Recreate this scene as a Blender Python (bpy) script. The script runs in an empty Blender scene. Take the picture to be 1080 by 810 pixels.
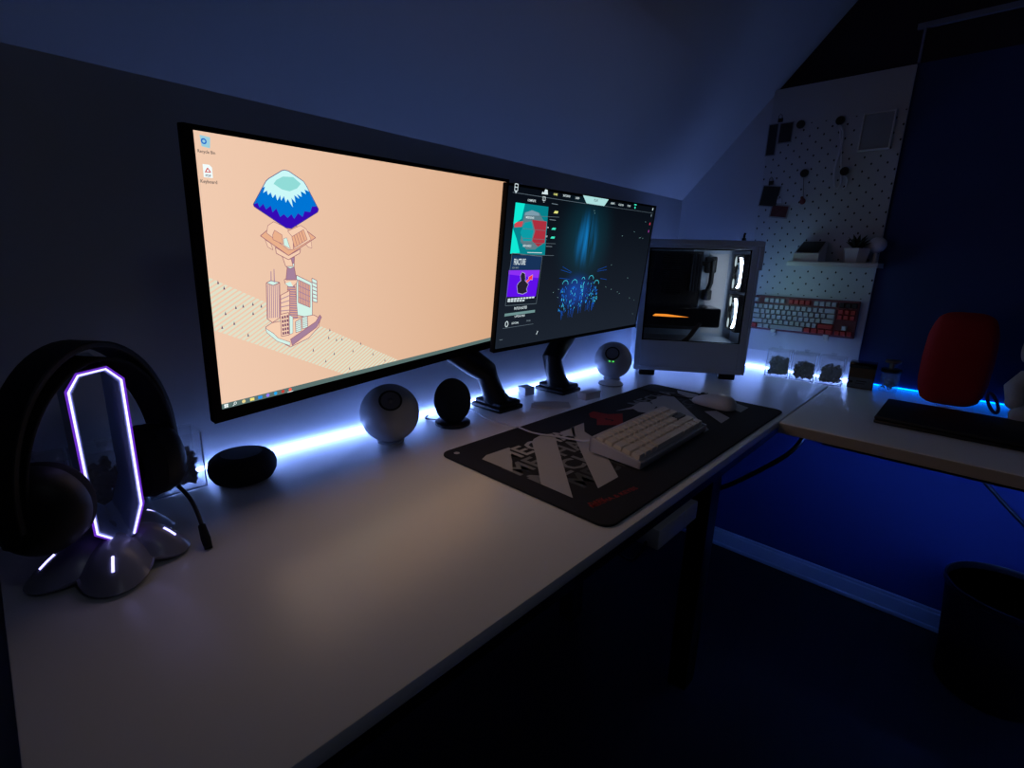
import bpy, bmesh, math, random
from math import sin, cos, pi, radians, atan2, sqrt
from mathutils import Vector, Matrix
random.seed(7)
SC = bpy.context.scene
COL = SC.collection

# ---------------------------------------------------------------- camera
cam_data = bpy.data.cameras.new('camera')
cam_data.sensor_fit = 'HORIZONTAL'; cam_data.sensor_width = 36.0
cam_data.lens = 36.0 * 523.645 / 1080.0
cam_data.clip_start = 0.02
cam = bpy.data.objects.new('camera', cam_data); COL.objects.link(cam)
yaw, pit, rol = 0.8247, -0.2477, 0.0284
F = Vector((sin(yaw)*cos(pit), cos(yaw)*cos(pit), sin(pit)))
R0 = Vector((cos(yaw), -sin(yaw), 0)); U0 = R0.cross(F)
CR = cos(rol)*R0 + sin(rol)*U0; CU = -sin(rol)*R0 + cos(rol)*U0
CAM = Vector((-1.9189, -0.9103, 1.1053))
cam.matrix_world = Matrix(((CR.x, CU.x, -F.x, CAM.x), (CR.y, CU.y, -F.y, CAM.y), (CR.z, CU.z, -F.z, CAM.z), (0, 0, 0, 1)))
SC.camera = cam

# ---------------------------------------------------------------- world and exposure
w = bpy.data.worlds.new('night'); SC.world = w; w.use_nodes = True
w.node_tree.nodes['Background'].inputs[0].default_value = (0.25, 0.4, 1.0, 1)
w.node_tree.nodes['Background'].inputs[1].default_value = 0.002
SC.view_settings.view_transform = 'Standard'
SC.view_settings.look = 'None'
SC.view_settings.exposure = 0.0
SC.view_settings.gamma = 1.0
SC.view_settings.use_curve_mapping = False

# light levels of the things that glow
STRIP_WHITE = ((0.23, 0.38, 1.0), 19.0)
STRIP_BLUE = ((0.0, 0.15, 1.0), 6.0)
STRIP_UNDER = ((0.09, 0.22, 1.0), 95.0)
SCREEN = 1.08
FAN = ((0.66, 0.80, 1.0), 20.0)
FRONT = 1.6
STAND_LED = ((0.42, 0.40, 1.0), 3.0)

# ---------------------------------------------------------------- materials
def srgb(r, g, b):
    f = lambda c: (c/255/12.92) if c/255 <= 0.04045 else ((c/255+0.055)/1.055)**2.4
    return (f(r), f(g), f(b), 1)
_M = {}
def mat(name, col, rough=0.5, metal=0.0, bump=0.0, bscale=200.0, spec=0.5, var=0.0):
    if name in _M: return _M[name]
    m = bpy.data.materials.new(name); m.use_nodes = True; nt = m.node_tree
    b = nt.nodes['Principled BSDF']
    b.inputs['Base Color'].default_value = (*col[:3], 1)
    b.inputs['Roughness'].default_value = rough; b.inputs['Metallic'].default_value = metal
    b.inputs['Specular IOR Level'].default_value = spec
    if bump or var:
        tc = nt.nodes.new('ShaderNodeTexCoord'); no = nt.nodes.new('ShaderNodeTexNoise')
        no.inputs['Scale'].default_value = bscale; no.inputs['Detail'].default_value = 3
        nt.links.new(tc.outputs['Object'], no.inputs['Vector'])
        if bump:
            bp = nt.nodes.new('ShaderNodeBump'); bp.inputs['Strength'].default_value = bump; bp.inputs['Distance'].default_value = 0.001
            nt.links.new(no.outputs['Fac'], bp.inputs['Height']); nt.links.new(bp.outputs['Normal'], b.inputs['Normal'])
        if var:
            mx = nt.nodes.new('ShaderNodeMix'); mx.data_type = 'RGBA'
            mx.inputs['A'].default_value = (*[c*(1-var) for c in col[:3]], 1); mx.inputs['B'].default_value = (*[min(1, c*(1+var)) for c in col[:3]], 1)
            nt.links.new(no.outputs['Fac'], mx.inputs['Factor']); nt.links.new(mx.outputs['Result'], b.inputs['Base Color'])
    _M[name] = m; return m
def coat(m, wgt, rough):
    b = m.node_tree.nodes['Principled BSDF']; b.inputs['Coat Weight'].default_value = wgt; b.inputs['Coat Roughness'].default_value = rough; return m
def glow(name, col, strength):
    if name in _M: return _M[name]
    m = bpy.data.materials.new(name); m.use_nodes = True; nt = m.node_tree; nt.nodes.clear()
    e = nt.nodes.new('ShaderNodeEmission'); e.inputs[0].default_value = (*col[:3], 1); e.inputs[1].default_value = strength
    o = nt.nodes.new('ShaderNodeOutputMaterial'); nt.links.new(e.outputs[0], o.inputs[0])
    _M[name] = m; return m
def acrylic(name, tint=(0.9, 0.95, 1.0)):
    if name in _M: return _M[name]
    m = bpy.data.materials.new(name); m.use_nodes = True; nt = m.node_tree
    b = nt.nodes['Principled BSDF']
    b.inputs['Base Color'].default_value = (*tint, 1); b.inputs['Roughness'].default_value = 0.06
    b.inputs['Alpha'].default_value = 0.16; b.inputs['Specular IOR Level'].default_value = 0.8
    _M[name] = m; return m

# ---------------------------------------------------------------- mesh helpers
class MB:
    """collects shapes into one mesh"""
    def __init__(s): s.v = []; s.f = []; s.m = []; s.mi = 0; s.T = Matrix.Identity(4)
    def add(s, vs, fs):
        o = len(s.v); s.v += [tuple(s.T @ Vector(v)) for v in vs]
        for f in fs: s.f.append([o+i for i in f]); s.m.append(s.mi)
        return s
    def box(s, x0, x1, y0, y1, z0, z1, c=0.0):
        if c <= 0:
            vs = [(x, y, z) for x in (x0, x1) for y in (y0, y1) for z in (z0, z1)]
            return s.add(vs, [(0,1,3,2), (4,6,7,5), (0,4,5,1), (2,3,7,6), (0,2,6,4), (1,5,7,3)])
        bm = bmesh.new(); bmesh.ops.create_cube(bm, size=1)
        for v in bm.verts: v.co = Vector(((x0+x1)/2+v.co.x*(x1-x0), (y0+y1)/2+v.co.y*(y1-y0), (z0+z1)/2+v.co.z*(z1-z0)))
        bmesh.ops.bevel(bm, geom=bm.edges[:], offset=c, segments=2, profile=0.5, affect='EDGES')
        return s.bm(bm)
    def bm(s, bm):
        bm.verts.index_update(); s.add([v.co[:] for v in bm.verts], [[v.index for v in f.verts] for f in bm.faces]); bm.free(); return s
    def prism(s, poly, z0, z1):
        n = len(poly); a = sum(poly[i][0]*poly[(i+1) % n][1]-poly[(i+1) % n][0]*poly[i][1] for i in range(n))
        if a < 0: poly = poly[::-1]
        vs = [(x, y, z0) for x, y in poly]+[(x, y, z1) for x, y in poly]
        return s.add(vs, [tuple(range(n-1, -1, -1)), tuple(range(n, 2*n))]+[(i, (i+1) % n, n+(i+1) % n, n+i) for i in range(n)])
    def flat(s, poly, z):
        n = len(poly); a = sum(poly[i][0]*poly[(i+1) % n][1]-poly[(i+1) % n][0]*poly[i][1] for i in range(n))
        if a < 0: poly = poly[::-1]
        return s.add([(x, y, z) for x, y in poly], [tuple(range(n))])
    def line(s, a, b, wd, z):
        a = Vector(a); b = Vector(b); d = (b-a).normalized(); n = Vector((-d.y, d.x))*wd/2
        return s.flat([a-n, b-n, b+n, a+n], z)
    def outline(s, poly, wd, z):
        for i in range(len(poly)): s.line(poly[i], poly[(i+1) % len(poly)], wd, z)
        return s
    def lathe(s, prof, n=40, M=None):
        M = M or Matrix.Identity(4); vs = []; fs = []; k = len(prof)
        for i in range(n):
            a = 2*pi*i/n
            for r, z in prof: vs.append(M @ Vector((r*cos(a), r*sin(a), z)))
        for i in range(n):
            j = (i+1) % n
            for q in range(k-1): fs.append((i*k+q, j*k+q, j*k+q+1, i*k+q+1))
        if prof[0][0] > 1e-6: fs.append([i*k for i in range(n)][::-1])
        if prof[-1][0] > 1e-6: fs.append([i*k+k-1 for i in range(n)])
        return s.add(vs, fs)
    def tube(s, pts, r, n=10, closed=False, rs=None):
        P = [Vector(p) for p in pts]; N = len(P); vs = []; fs = []; up = None
        for i in range(N):
            d = (P[(i+1) % N]-P[i-1]) if closed else (P[min(i+1, N-1)]-P[max(i-1, 0)])
            d.normalize()
            if up is None: up = Vector((0, 0, 1)) if abs(d.z) < 0.9 else Vector((1, 0, 0))
            x = d.cross(up).normalized(); y = x.cross(d).normalized(); up = y
            rr = rs[i] if rs else r
            ra, rb = rr if isinstance(rr, tuple) else (rr, rr)
            for k in range(n):
                a = 2*pi*k/n; vs.append(P[i]+x*ra*cos(a)+y*rb*sin(a))
        for i in range(N if closed else N-1):
            j = (i+1) % N
            for k in range(n): l = (k+1) % n; fs.append((i*n+k, j*n+k, j*n+l, i*n+l))
        if not closed: fs += [list(range(n)), list(range((N-1)*n, N*n))[::-1]]
        return s.add(vs, fs)
    def ball(s, c, r, sx=1, sy=1, sz=1, n=24, pw=1.0, M=None):
        M = M or Matrix.Identity(4); bm = bmesh.new(); bmesh.ops.create_uvsphere(bm, u_segments=n, v_segments=n*2//3, radius=1)
        for v in bm.verts:
            q = [abs(t)**pw*(1 if t >= 0 else -1) for t in v.co]
            v.co = Vector(c)+M @ Vector((q[0]*r*sx, q[1]*r*sy, q[2]*r*sz))
        return s.bm(bm)
    def build(s, name, mats, parent=None, smooth=True, bevel=0.0, loc=None):
        me = bpy.data.meshes.new(name); me.from_pydata(s.v, [], s.f); me.update()
        if not isinstance(mats, (list, tuple)): mats = [mats]
        for m in mats: me.materials.append(m)
        for i, p in enumerate(me.polygons): p.material_index = min(s.m[i], len(mats)-1)
        bm = bmesh.new(); bm.from_mesh(me)
        if not getattr(s, 'sheet', False): bmesh.ops.recalc_face_normals(bm, faces=bm.faces[:])
        if smooth:
            for e in bm.edges:
                if len(e.link_faces) == 2 and e.calc_face_angle(0) > radians(38): e.smooth = False
            for f in bm.faces: f.smooth = True
        bm.to_mesh(me); bm.free()
        o = bpy.data.objects.new(name, me); COL.objects.link(o)
        if parent: o.parent = parent
        if loc: o.location = loc
        if bevel:
            b = o.modifiers.new('bevel', 'BEVEL'); b.width = bevel; b.segments = 2; b.limit_method = 'ANGLE'; b.angle_limit = radians(40)
        return o
def tag(o, label, cat, group=None, kind=None):
    o['label'] = label; o['category'] = cat
    if group: o['group'] = group
    if kind: o['kind'] = kind
    return o
def thing(name, label, cat, loc, rz=0, group=None):
    o = bpy.data.objects.new(name, None); COL.objects.link(o)
    o.location = loc; o.rotation_euler = (0, 0, rz); o.empty_display_size = 0.05
    return tag(o, label, cat, group)
def struct(name, mb, m, **k):
    o = mb.build(name, m, None, **k); o['kind'] = 'structure'; return o
def clone(root, loc, rz, label=None, group=None):
    r = root.copy(); COL.objects.link(r); r.location = loc; r.rotation_euler = (0, 0, rz)
    if label: r['label'] = label
    if group: r['group'] = group
    for ch in list(root.children):
        c = ch.copy(); COL.objects.link(c); c.parent = r
        for g in list(ch.children):
            d = g.copy(); COL.objects.link(d); d.parent = c
    return r
def axisM(c, d):
    return Matrix.Translation(Vector(c)) @ Vector(d).normalized().to_track_quat('Z', 'Y').to_matrix().to_4x4()
def text_polys(txt, size, ax='CENTER', sx=1.0):
    """outline of a line of lettering as mesh data"""
    cu = bpy.data.curves.new('lettering', 'FONT'); cu.body = txt; cu.size = size; cu.align_x = ax; cu.align_y = 'CENTER'
    cu.resolution_u = 2; cu.offset = size*0.02
    ob = bpy.data.objects.new('lettering', cu); COL.objects.link(ob)
    dg = bpy.context.evaluated_depsgraph_get(); dg.update()
    me = bpy.data.meshes.new_from_object(ob.evaluated_get(dg))
    vs = [v.co.copy() for v in me.vertices]; fs = [list(p.vertices) for p in me.polygons]
    bpy.data.objects.remove(ob); bpy.data.curves.remove(cu); bpy.data.meshes.remove(me)
    return [Vector((v.x*sx, v.y, 0)) for v in vs], fs
def add_text(mb, txt, size, at, z, ang=0, ax='CENTER', sx=1.0, shear=0.0, width=None):
    vs, fs = text_polys(txt, size, ax, sx)
    if width and vs:
        w0 = max(v.x for v in vs)-min(v.x for v in vs)
        for v in vs: v.x *= width/max(w0, 1e-6)
    c, s_ = cos(ang), sin(ang); o = []
    for v in vs:
        x = v.x+shear*v.y; o.append((at[0]+c*x-s_*v.y, at[1]+s_*x+c*v.y, z))
    mb.add(o, fs)

# measured outlines of the pictures shown on the two screens and printed on the desk mat (metres)
G1 = {'mount': [(-0.1923, 0.1383), (-0.187, 0.1377), (-0.1658, 0.1271), (-0.1613, 0.121), (-0.1441, 0.0928), (-0.1457, 0.0889), (-0.1868, 0.0659), (-0.1949, 0.0667), (-0.236, 0.0913), (-0.237, 0.094), (-0.2185, 0.1228), (-0.2146, 0.1261), (-0.1962, 0.1374)],
 'snow': [(-0.1923, 0.1383), (-0.187, 0.1377), (-0.1658, 0.1271), (-0.1613, 0.121), (-0.1579, 0.1148), (-0.1649, 0.1171), (-0.1629, 0.1113), (-0.1706, 0.1143), (-0.1695, 0.1072), (-0.1763, 0.1103), (-0.1733, 0.1045), (-0.1805, 0.1088), (-0.179, 0.0993), (-0.1848, 0.1049), (-0.1832, 0.0931), (-0.1902, 0.1034), (-0.1931, 0.0985), (-0.1953, 0.1065), (-0.1996, 0.1004), (-0.2005, 0.1073), (-0.2048, 0.1001), (-0.2069, 0.108), (-0.211, 0.1031), (-0.2131, 0.1098), (-0.2171, 0.1061), (-0.218, 0.1117), (-0.2232, 0.1083), (-0.2202, 0.116), (-0.2237, 0.1146), (-0.2185, 0.1228), (-0.2146, 0.1261), (-0.1962, 0.1374)],
 'crater': [(-0.2046, 0.1253), (-0.1953, 0.1303), (-0.1807, 0.131), (-0.1702, 0.1238), (-0.176, 0.1174), (-0.187, 0.113), (-0.1975, 0.1145), (-0.2087, 0.1204)],
 'violet': [(-0.237, 0.094), (-0.2313, 0.0961), (-0.2292, 0.0906), (-0.224, 0.0954), (-0.2207, 0.0888), (-0.2141, 0.0937), (-0.2121, 0.0857), (-0.2067, 0.0907), (-0.2021, 0.0803), (-0.1966, 0.0841), (-0.1915, 0.0795), (-0.1858, 0.0846), (-0.182, 0.0787), (-0.1761, 0.0862), (-0.1693, 0.0817), (-0.1661, 0.0892), (-0.1575, 0.0884), (-0.1543, 0.096), (-0.1469, 0.0964), (-0.1441, 0.0928), (-0.1457, 0.0889), (-0.1868, 0.0659), (-0.1949, 0.0667), (-0.236, 0.0913)],
 'plat': [(-0.2304, 0.056), (-0.2158, 0.0669), (-0.1905, 0.0723), (-0.1671, 0.0656), (-0.15, 0.0544), (-0.1927, 0.0305)],
 'house_l': [(-0.2219, 0.0597), (-0.2195, 0.0691), (-0.2115, 0.074), (-0.1948, 0.0674), (-0.1844, 0.0578), (-0.1854, 0.0384), (-0.1923, 0.038)],
 'house_l_in': [(-0.2139, 0.0574), (-0.2109, 0.0634), (-0.2007, 0.0576), (-0.2001, 0.0454), (-0.2137, 0.0514)],
 'house_glass': [(-0.1989, 0.0528), (-0.1942, 0.054), (-0.1895, 0.0392), (-0.1988, 0.0442)],
 'house_r': [(-0.1924, 0.0626), (-0.1726, 0.0704), (-0.1643, 0.0657), (-0.1575, 0.0518), (-0.184, 0.0384), (-0.1859, 0.0553)],
 'barrel': [(-0.1868, 0.0553), (-0.1686, 0.0651), (-0.1634, 0.0518), (-0.1833, 0.0409)],
 'pod1': [(-0.2244, 0.0514), (-0.2171, 0.0466), (-0.2145, 0.0382), (-0.2213, 0.0418)],
 'pod2': [(-0.1657, 0.0454), (-0.1576, 0.0505), (-0.1565, 0.0402), (-0.1624, 0.0416)],
 'under': [(-0.2109, 0.0418), (-0.1927, 0.0305), (-0.1741, 0.0391), (-0.1758, 0.0332), (-0.193, 0.025), (-0.2101, 0.0337)],
 'neck0': [(-0.2023, 0.0307), (-0.1889, 0.0254), (-0.1866, 0.0156), (-0.1976, 0.016)],
 'neck': [(-0.1943, 0.0283), (-0.1837, 0.028), (-0.185, 0.0164), (-0.1822, -0.0031), (-0.1981, -0.0022), (-0.1949, 0.0167)],
 'neck_ring': [(-0.1965, 0.0201), (-0.1841, 0.0197), (-0.1851, 0.0147), (-0.1907, 0.0126), (-0.1961, 0.0151)],
 'deck': [(-0.2006, -0.002), (-0.195, 0.001), (-0.1851, 0.0005), (-0.1807, -0.0032), (-0.1825, -0.0082), (-0.1879, -0.012), (-0.1946, -0.0115), (-0.1994, -0.0072)],
 'shaft': [(-0.196, -0.0114), (-0.1849, -0.0122), (-0.1827, -0.0603), (-0.2, -0.0581)],
 'tall': [(-0.2263, -0.0048), (-0.2169, -0.0087), (-0.2073, -0.006), (-0.2093, -0.0535), (-0.2211, -0.0596), (-0.2284, -0.0529)],
 'tall_top': [(-0.2263, -0.0048), (-0.22, -0.0019), (-0.2072, -0.0053), (-0.2169, -0.0087)],
 'ant1': [(-0.2192, 0.0104), (-0.2182, 0.0104), (-0.2187, -0.003), (-0.22, -0.0029)],
 'ant2': [(-0.2149, 0.0132), (-0.2139, 0.0131), (-0.2142, -0.0046), (-0.2156, -0.0045)],
 'big': [(-0.1819, 0.0034), (-0.1573, -0.0091), (-0.1593, -0.0613), (-0.1847, -0.0529)],
 'big_in': [(-0.1792, -0.0033), (-0.161, -0.0124), (-0.1623, -0.0445), (-0.1808, -0.0355)],
 'sign': [(-0.1578, -0.002), (-0.1499, -0.006), (-0.1503, -0.0384), (-0.1575, -0.0359)],
 'mid': [(-0.2072, -0.0228), (-0.1934, -0.0171), (-0.1952, -0.0517), (-0.2087, -0.0501)],
 'front': [(-0.2094, -0.0493), (-0.1965, -0.048), (-0.1975, -0.0806), (-0.2094, -0.0809)],
 'slab': [(-0.1959, -0.0516), (-0.1905, -0.055), (-0.1917, -0.0789), (-0.1967, -0.08)],
 'small1': [(-0.187, -0.0626), (-0.178, -0.0591), (-0.178, -0.0772), (-0.1871, -0.0785)],
 'small2': [(-0.1763, -0.0574), (-0.1676, -0.0567), (-0.1675, -0.0732), (-0.1763, -0.0749)],
 'rail': [(-0.1959, -0.0873), (-0.1542, -0.0668), (-0.1468, -0.0572), (-0.144, -0.0613), (-0.1529, -0.0752), (-0.1937, -0.0968)],
 'base': [(-0.2316, -0.0644), (-0.2218, -0.0596), (-0.1571, -0.0561), (-0.1458, -0.063), (-0.1495, -0.0756), (-0.1666, -0.0901), (-0.1965, -0.0989), (-0.2145, -0.0862), (-0.229, -0.0734)],
 'lip': [(-0.2317, -0.0661), (-0.221, -0.0746), (-0.2143, -0.0827), (-0.1962, -0.0917), (-0.1972, -0.0966), (-0.2163, -0.0869), (-0.2304, -0.0722)],
 'band_top': [(-0.2968, 0.0059), (0.0159, -0.1612)],
 'band_bot': [(-0.2996, -0.0587), (-0.2295, -0.0906), (-0.1066, -0.1598)],
 'icons': [(-0.2928, -0.1635), (-0.2814, -0.1636), (-0.2693, -0.1638), (-0.2575, -0.1642), (-0.246, -0.1644), (-0.2348, -0.1645), (-0.2231, -0.1644), (-0.2117, -0.1636), (-0.2002, -0.1646)],
 'bin': [(-0.2872, 0.158)],
 'pdf': [(-0.2871, 0.1268)],
 'lab1': [(-0.2865, 0.1471)],
 'lab2': [(-0.287, 0.1155)],
 'men': [(-0.2878, 0.0), (-0.2812, -0.0073), (-0.2688, -0.0332), (-0.2594, -0.0324), (-0.2464, -0.0311), (-0.2352, -0.0349), (-0.2824, -0.0395), (-0.247, -0.0435), (-0.2727, -0.0537), (-0.2882, -0.0568), (-0.2559, -0.0718), (-0.1319, -0.0947), (-0.1179, -0.1004), (-0.1076, -0.101), (-0.1296, -0.0827), (-0.1594, -0.11), (-0.1225, -0.1224), (-0.1381, -0.1317), (-0.0866, -0.1241), (-0.0709, -0.1143), (-0.0449, -0.1374), (-0.0182, -0.1537), (-0.0935, -0.1531)]}
G2 = {'logo': [(-0.2799, 0.1668)],
 'hist': [(-0.1995, 0.1619), (-0.1979, 0.1668), (-0.1928, 0.1652), (-0.1892, 0.1725), (-0.1816, 0.1716), (-0.179, 0.1624)],
 'nav': [(-0.1528, 0.1649), (-0.1123, 0.165), (-0.0716, 0.1639), (0.0048, 0.1648), (0.0792, 0.1637), (0.1188, 0.1631), (0.1581, 0.1634), (0.1904, 0.1657)],
 'tab': [(-0.0512, 0.1722), (0.0582, 0.1717), (0.0424, 0.1547), (-0.0331, 0.1556)],
 'line1': [(-0.2892, 0.1572), (-0.1911, 0.1561), (-0.0375, 0.1547), (0.0454, 0.1549), (0.2922, 0.1539)],
 'emb': [(-0.19, 0.1526)],
 'art': [(-0.2776, 0.1388), (-0.1719, 0.1378), (-0.1659, 0.0345), (-0.2806, 0.0368)],
 'art_face': [(-0.2475, 0.121), (-0.2248, 0.1264), (-0.2001, 0.1233), (-0.1883, 0.1122), (-0.1713, 0.1011), (-0.1749, 0.065), (-0.2018, 0.0464), (-0.2312, 0.0461), (-0.2528, 0.0634), (-0.2493, 0.0867), (-0.25, 0.1067)],
 'art_red': [(-0.2217, 0.1079), (-0.1723, 0.107), (-0.1718, 0.062), (-0.1929, 0.0526), (-0.2146, 0.0642), (-0.2083, 0.0851)],
 'art_teal2': [(-0.2444, 0.1012), (-0.2237, 0.1049), (-0.2131, 0.0849), (-0.2171, 0.0641), (-0.2434, 0.0636), (-0.2554, 0.0807)],
 'art_red2': [(-0.2744, 0.1), (-0.2495, 0.1038), (-0.2525, 0.0923), (-0.2752, 0.0901)],
 'art_white': [(-0.2452, 0.1211), (-0.2249, 0.1272), (-0.2025, 0.1232), (-0.1991, 0.1176), (-0.2466, 0.1153)],
 'blue': [(-0.2729, 0.0339), (-0.1754, 0.0329), (-0.1789, 0.0002), (-0.2793, 0.0028)],
 'fracture': [(-0.2486, 0.0191)],
 'newmap': [(-0.2611, 0.0072)],
 'purple': [(-0.28, 0.0023), (-0.1782, 0.0013), (-0.1831, -0.0584), (-0.2809, -0.0545)],
 'man': [(-0.2378, -0.0027), (-0.228, -0.0059), (-0.2247, -0.0162), (-0.2256, -0.0214), (-0.2132, -0.0295), (-0.2178, -0.0398), (-0.2147, -0.0465), (-0.2285, -0.0505), (-0.2453, -0.0473), (-0.2497, -0.0311), (-0.2446, -0.0248), (-0.2379, -0.0211), (-0.2418, -0.0108)],
 'arrow': [(-0.2215, -0.0215), (-0.213, -0.0177), (-0.2156, -0.0143), (-0.2011, -0.0083), (-0.2008, -0.0206), (-0.2065, -0.0192), (-0.2178, -0.0267)],
 'txt1': [(-0.2754, -0.0604), (-0.1858, -0.0601)],
 'txt2': [(-0.2757, -0.0643), (-0.2188, -0.0657)],
 'patch': [(-0.2312, -0.0822)],
 'bar': [(-0.2812, -0.0914), (-0.18, -0.0898), (-0.1799, -0.0959), (-0.2816, -0.0974)],
 'sub': [(-0.2314, -0.1005)],
 'circ': [(-0.2721, -0.1153)],
 't3': [(-0.2445, -0.1153)],
 't4': [(-0.1998, -0.114)],
 'line2': [(-0.2837, -0.1243), (-0.1811, -0.1231)],
 'cur': [(-0.1635, -0.1462)],
 'frame': [(-0.2752, 0.038), (-0.1749, 0.0311), (-0.1781, -0.0754), (-0.2815, -0.0738)],
 'head1': [(-0.2294, 0.1459)],
 'r1': [(-0.1516, 0.1454)],
 'p1': [(-0.1442, 0.1284)],
 'r2': [(-0.2296, 0.1118)],
 'r2b': [(-0.1528, 0.1117)],
 'p2': [(-0.1456, 0.0927)],
 'p3': [(-0.1456, 0.0736)],
 'w2': [(-0.1675, 0.0944)],
 'w3': [(-0.1681, 0.0754)],
 'r3': [(-0.2299, 0.0535)],
 'r3b': [(-0.155, 0.0541)],
 'r4': [(-0.2032, 0.0398)],
 'l5': [(-0.2489, 0.1147), (-0.1308, 0.1186)],
 'l6': [(-0.2496, 0.089), (-0.1739, 0.0876)],
 'l7': [(-0.2467, 0.0694), (-0.1653, 0.0682)],
 'l8': [(-0.2523, 0.0599), (-0.1325, 0.0603)],
 'l9': [(-0.2486, 0.0346), (-0.1338, 0.0337)],
 'streak': [(-0.0127, 0.0732)],
 'streak_top': [(-0.0099, 0.1184)],
 'streak_bot': [(0.0074, 0.0192)],
 'figs': [(-0.0761, -0.0269), (-0.0393, -0.0257), (-0.0032, -0.0165), (0.0306, -0.0171), (0.0582, -0.0299)],
 'feet': [(-0.0717, -0.1068), (-0.0392, -0.1149), (-0.0048, -0.1108), (0.0326, -0.1151), (0.0542, -0.0971)],
 'stars': [(0.0037, 0.1413), (0.0065, 0.1359), (0.2594, 0.1287), (0.2071, 0.0998), (0.2401, 0.0845), (0.2458, 0.0855), (0.2594, 0.0837), (0.1486, 0.0871), (0.1174, 0.0107), (0.2124, -0.0269), (0.1064, -0.048), (0.1345, -0.0554), (0.1694, -0.064), (0.1808, -0.0688), (0.241, -0.0848), (0.2702, -0.093), (0.2747, -0.1346), (-0.1005, -0.0457), (-0.1199, -0.052), (-0.0999, -0.0653)],
 'rays': [(-0.0951, 0.008), (-0.0559, -0.0058), (-0.1, 0.0005), (-0.0588, -0.0077), (0.0953, 0.0067), (0.056, -0.0011), (0.0976, -0.0016), (0.0533, -0.0052), (-0.1026, -0.0186), (-0.0624, -0.0225), (0.0732, -0.024), (0.1047, -0.0276)],
 'right': [(0.2915, 0.1642), (0.2893, 0.1472), (0.2892, 0.1243), (0.2892, 0.1042)],
 'corner': [(-0.287, -0.1495)]}
GM = {'left': [(0.0391, -0.0763), (0.0583, -0.0676), (0.117, -0.0697), (0.1153, -0.0763), (0.1071, -0.0809), (0.1037, -0.0935), (0.092, -0.0983), (0.0741, -0.1188), (0.0398, -0.152)],
 'bar1': [(0.1718, -0.0814), (0.1885, -0.0718), (0.2154, -0.0669), (0.2416, -0.0764), (0.2334, -0.0925), (0.2088, -0.115), (0.0367, -0.2827), (0.0382, -0.2171), (0.119, -0.1377)],
 'bar2': [(0.3027, -0.0818), (0.3515, -0.0808), (0.3029, -0.1168), (0.2843, -0.1563), (0.2311, -0.2159), (0.156, -0.2903), (0.0938, -0.2908), (0.242, -0.1395), (0.2682, -0.1117)],
 'spl': [(0.2596, -0.0831), (0.2938, -0.0845), (0.3153, -0.0783), (0.2651, -0.1213), (0.2546, -0.0949)],
 'scrap': [(0.0386, -0.1852), (0.0541, -0.1931), (0.0382, -0.2171)],
 'tEC': [(0.117, -0.1017), (0.1501, -0.0956)],
 'tME': [(0.0537, -0.1549), (0.0905, -0.1478)],
 'tCHA': [(0.1812, -0.16), (0.2221, -0.1526)],
 'tCH': [(0.1478, -0.2067)],
 'tM2': [(0.1006, -0.2533)],
 'tE3': [(0.1086, -0.2302)],
 'tC3': [(0.0643, -0.2604)],
 'tM3': [(0.0442, -0.1963)],
 'barR': [(0.6805, -0.0879), (0.7452, -0.0924), (0.7235, -0.1194), (0.5209, -0.2982), (0.4928, -0.2985), (0.5473, -0.2419), (0.5729, -0.1853), (0.614, -0.1473)],
 'barR2': [(0.799, -0.092), (0.7974, -0.1635), (0.7823, -0.1729), (0.7011, -0.186), (0.7494, -0.143), (0.7703, -0.1072)],
 'barR3': [(0.6521, -0.2329), (0.6803, -0.2522), (0.6451, -0.2975), (0.589, -0.2991)],
 'barR4': [(0.7961, -0.2514), (0.773, -0.2982), (0.7143, -0.2992), (0.7215, -0.2834)],
 'patchR': [(0.6381, -0.0935), (0.6799, -0.0949), (0.614, -0.1473), (0.587, -0.1486), (0.6086, -0.1156)],
 'shapeR': [(0.486, -0.0801), (0.5452, -0.0898), (0.6048, -0.0813), (0.6222, -0.0972), (0.5994, -0.1289), (0.5598, -0.1424), (0.5579, -0.1596), (0.5352, -0.1483), (0.5222, -0.1224), (0.5351, -0.1005)],
 'emb': [(0.4193, -0.0477), (0.4421, -0.045), (0.4488, -0.0836), (0.4805, -0.1032), (0.4046, -0.1498), (0.3604, -0.1098), (0.3971, -0.0853), (0.3963, -0.0673)],
 'embn': [(0.4141, -0.1092)],
 'red1': [(0.0372, -0.3138), (0.0707, -0.3196)],
 'red2': [(0.033, -0.3231), (0.0748, -0.3288)],
 'red3': [(0.0829, -0.325), (0.1539, -0.3295)],
 'logo': [(0.0249, -0.0226)],
 'tBR': [(0.7473, -0.118), (0.709, -0.158)]}
# ---------------------------------------------------------------- palette
WHITE_WALL = mat('white_paint', srgb(205, 208, 215), 0.75, bump=0.15, bscale=120)
NAVY = mat('navy_paint', srgb(30, 52, 108), 0.7, bump=0.15, bscale=120)
DESK = coat(mat('white_laminate', srgb(244, 244, 244), 0.33, spec=0.7, bump=0.02, bscale=900), .3, .28)
EDGE = mat('desk_edge_band', srgb(190, 180, 168), 0.5)
BLACK = mat('black_plastic', srgb(14, 14, 16), 0.45)
BLACKM = mat('black_metal', srgb(20, 21, 26), 0.35, 0.4)
BLACKC = mat('black_cloth', srgb(13, 13, 17), 0.85, bump=0.4, bscale=900)
WPLAS = mat('white_plastic', srgb(220, 222, 226), 0.35)
GREY = mat('grey_metal', srgb(120, 125, 135), 0.4, 0.3)
ACR = acrylic('clear_acrylic')
RIM = mat('acrylic_edge', srgb(215, 225, 245), 0.2)

Z = 0.745
TOP = 2.35
YS = -0.48/0.5316*(TOP-1.3384)

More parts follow.
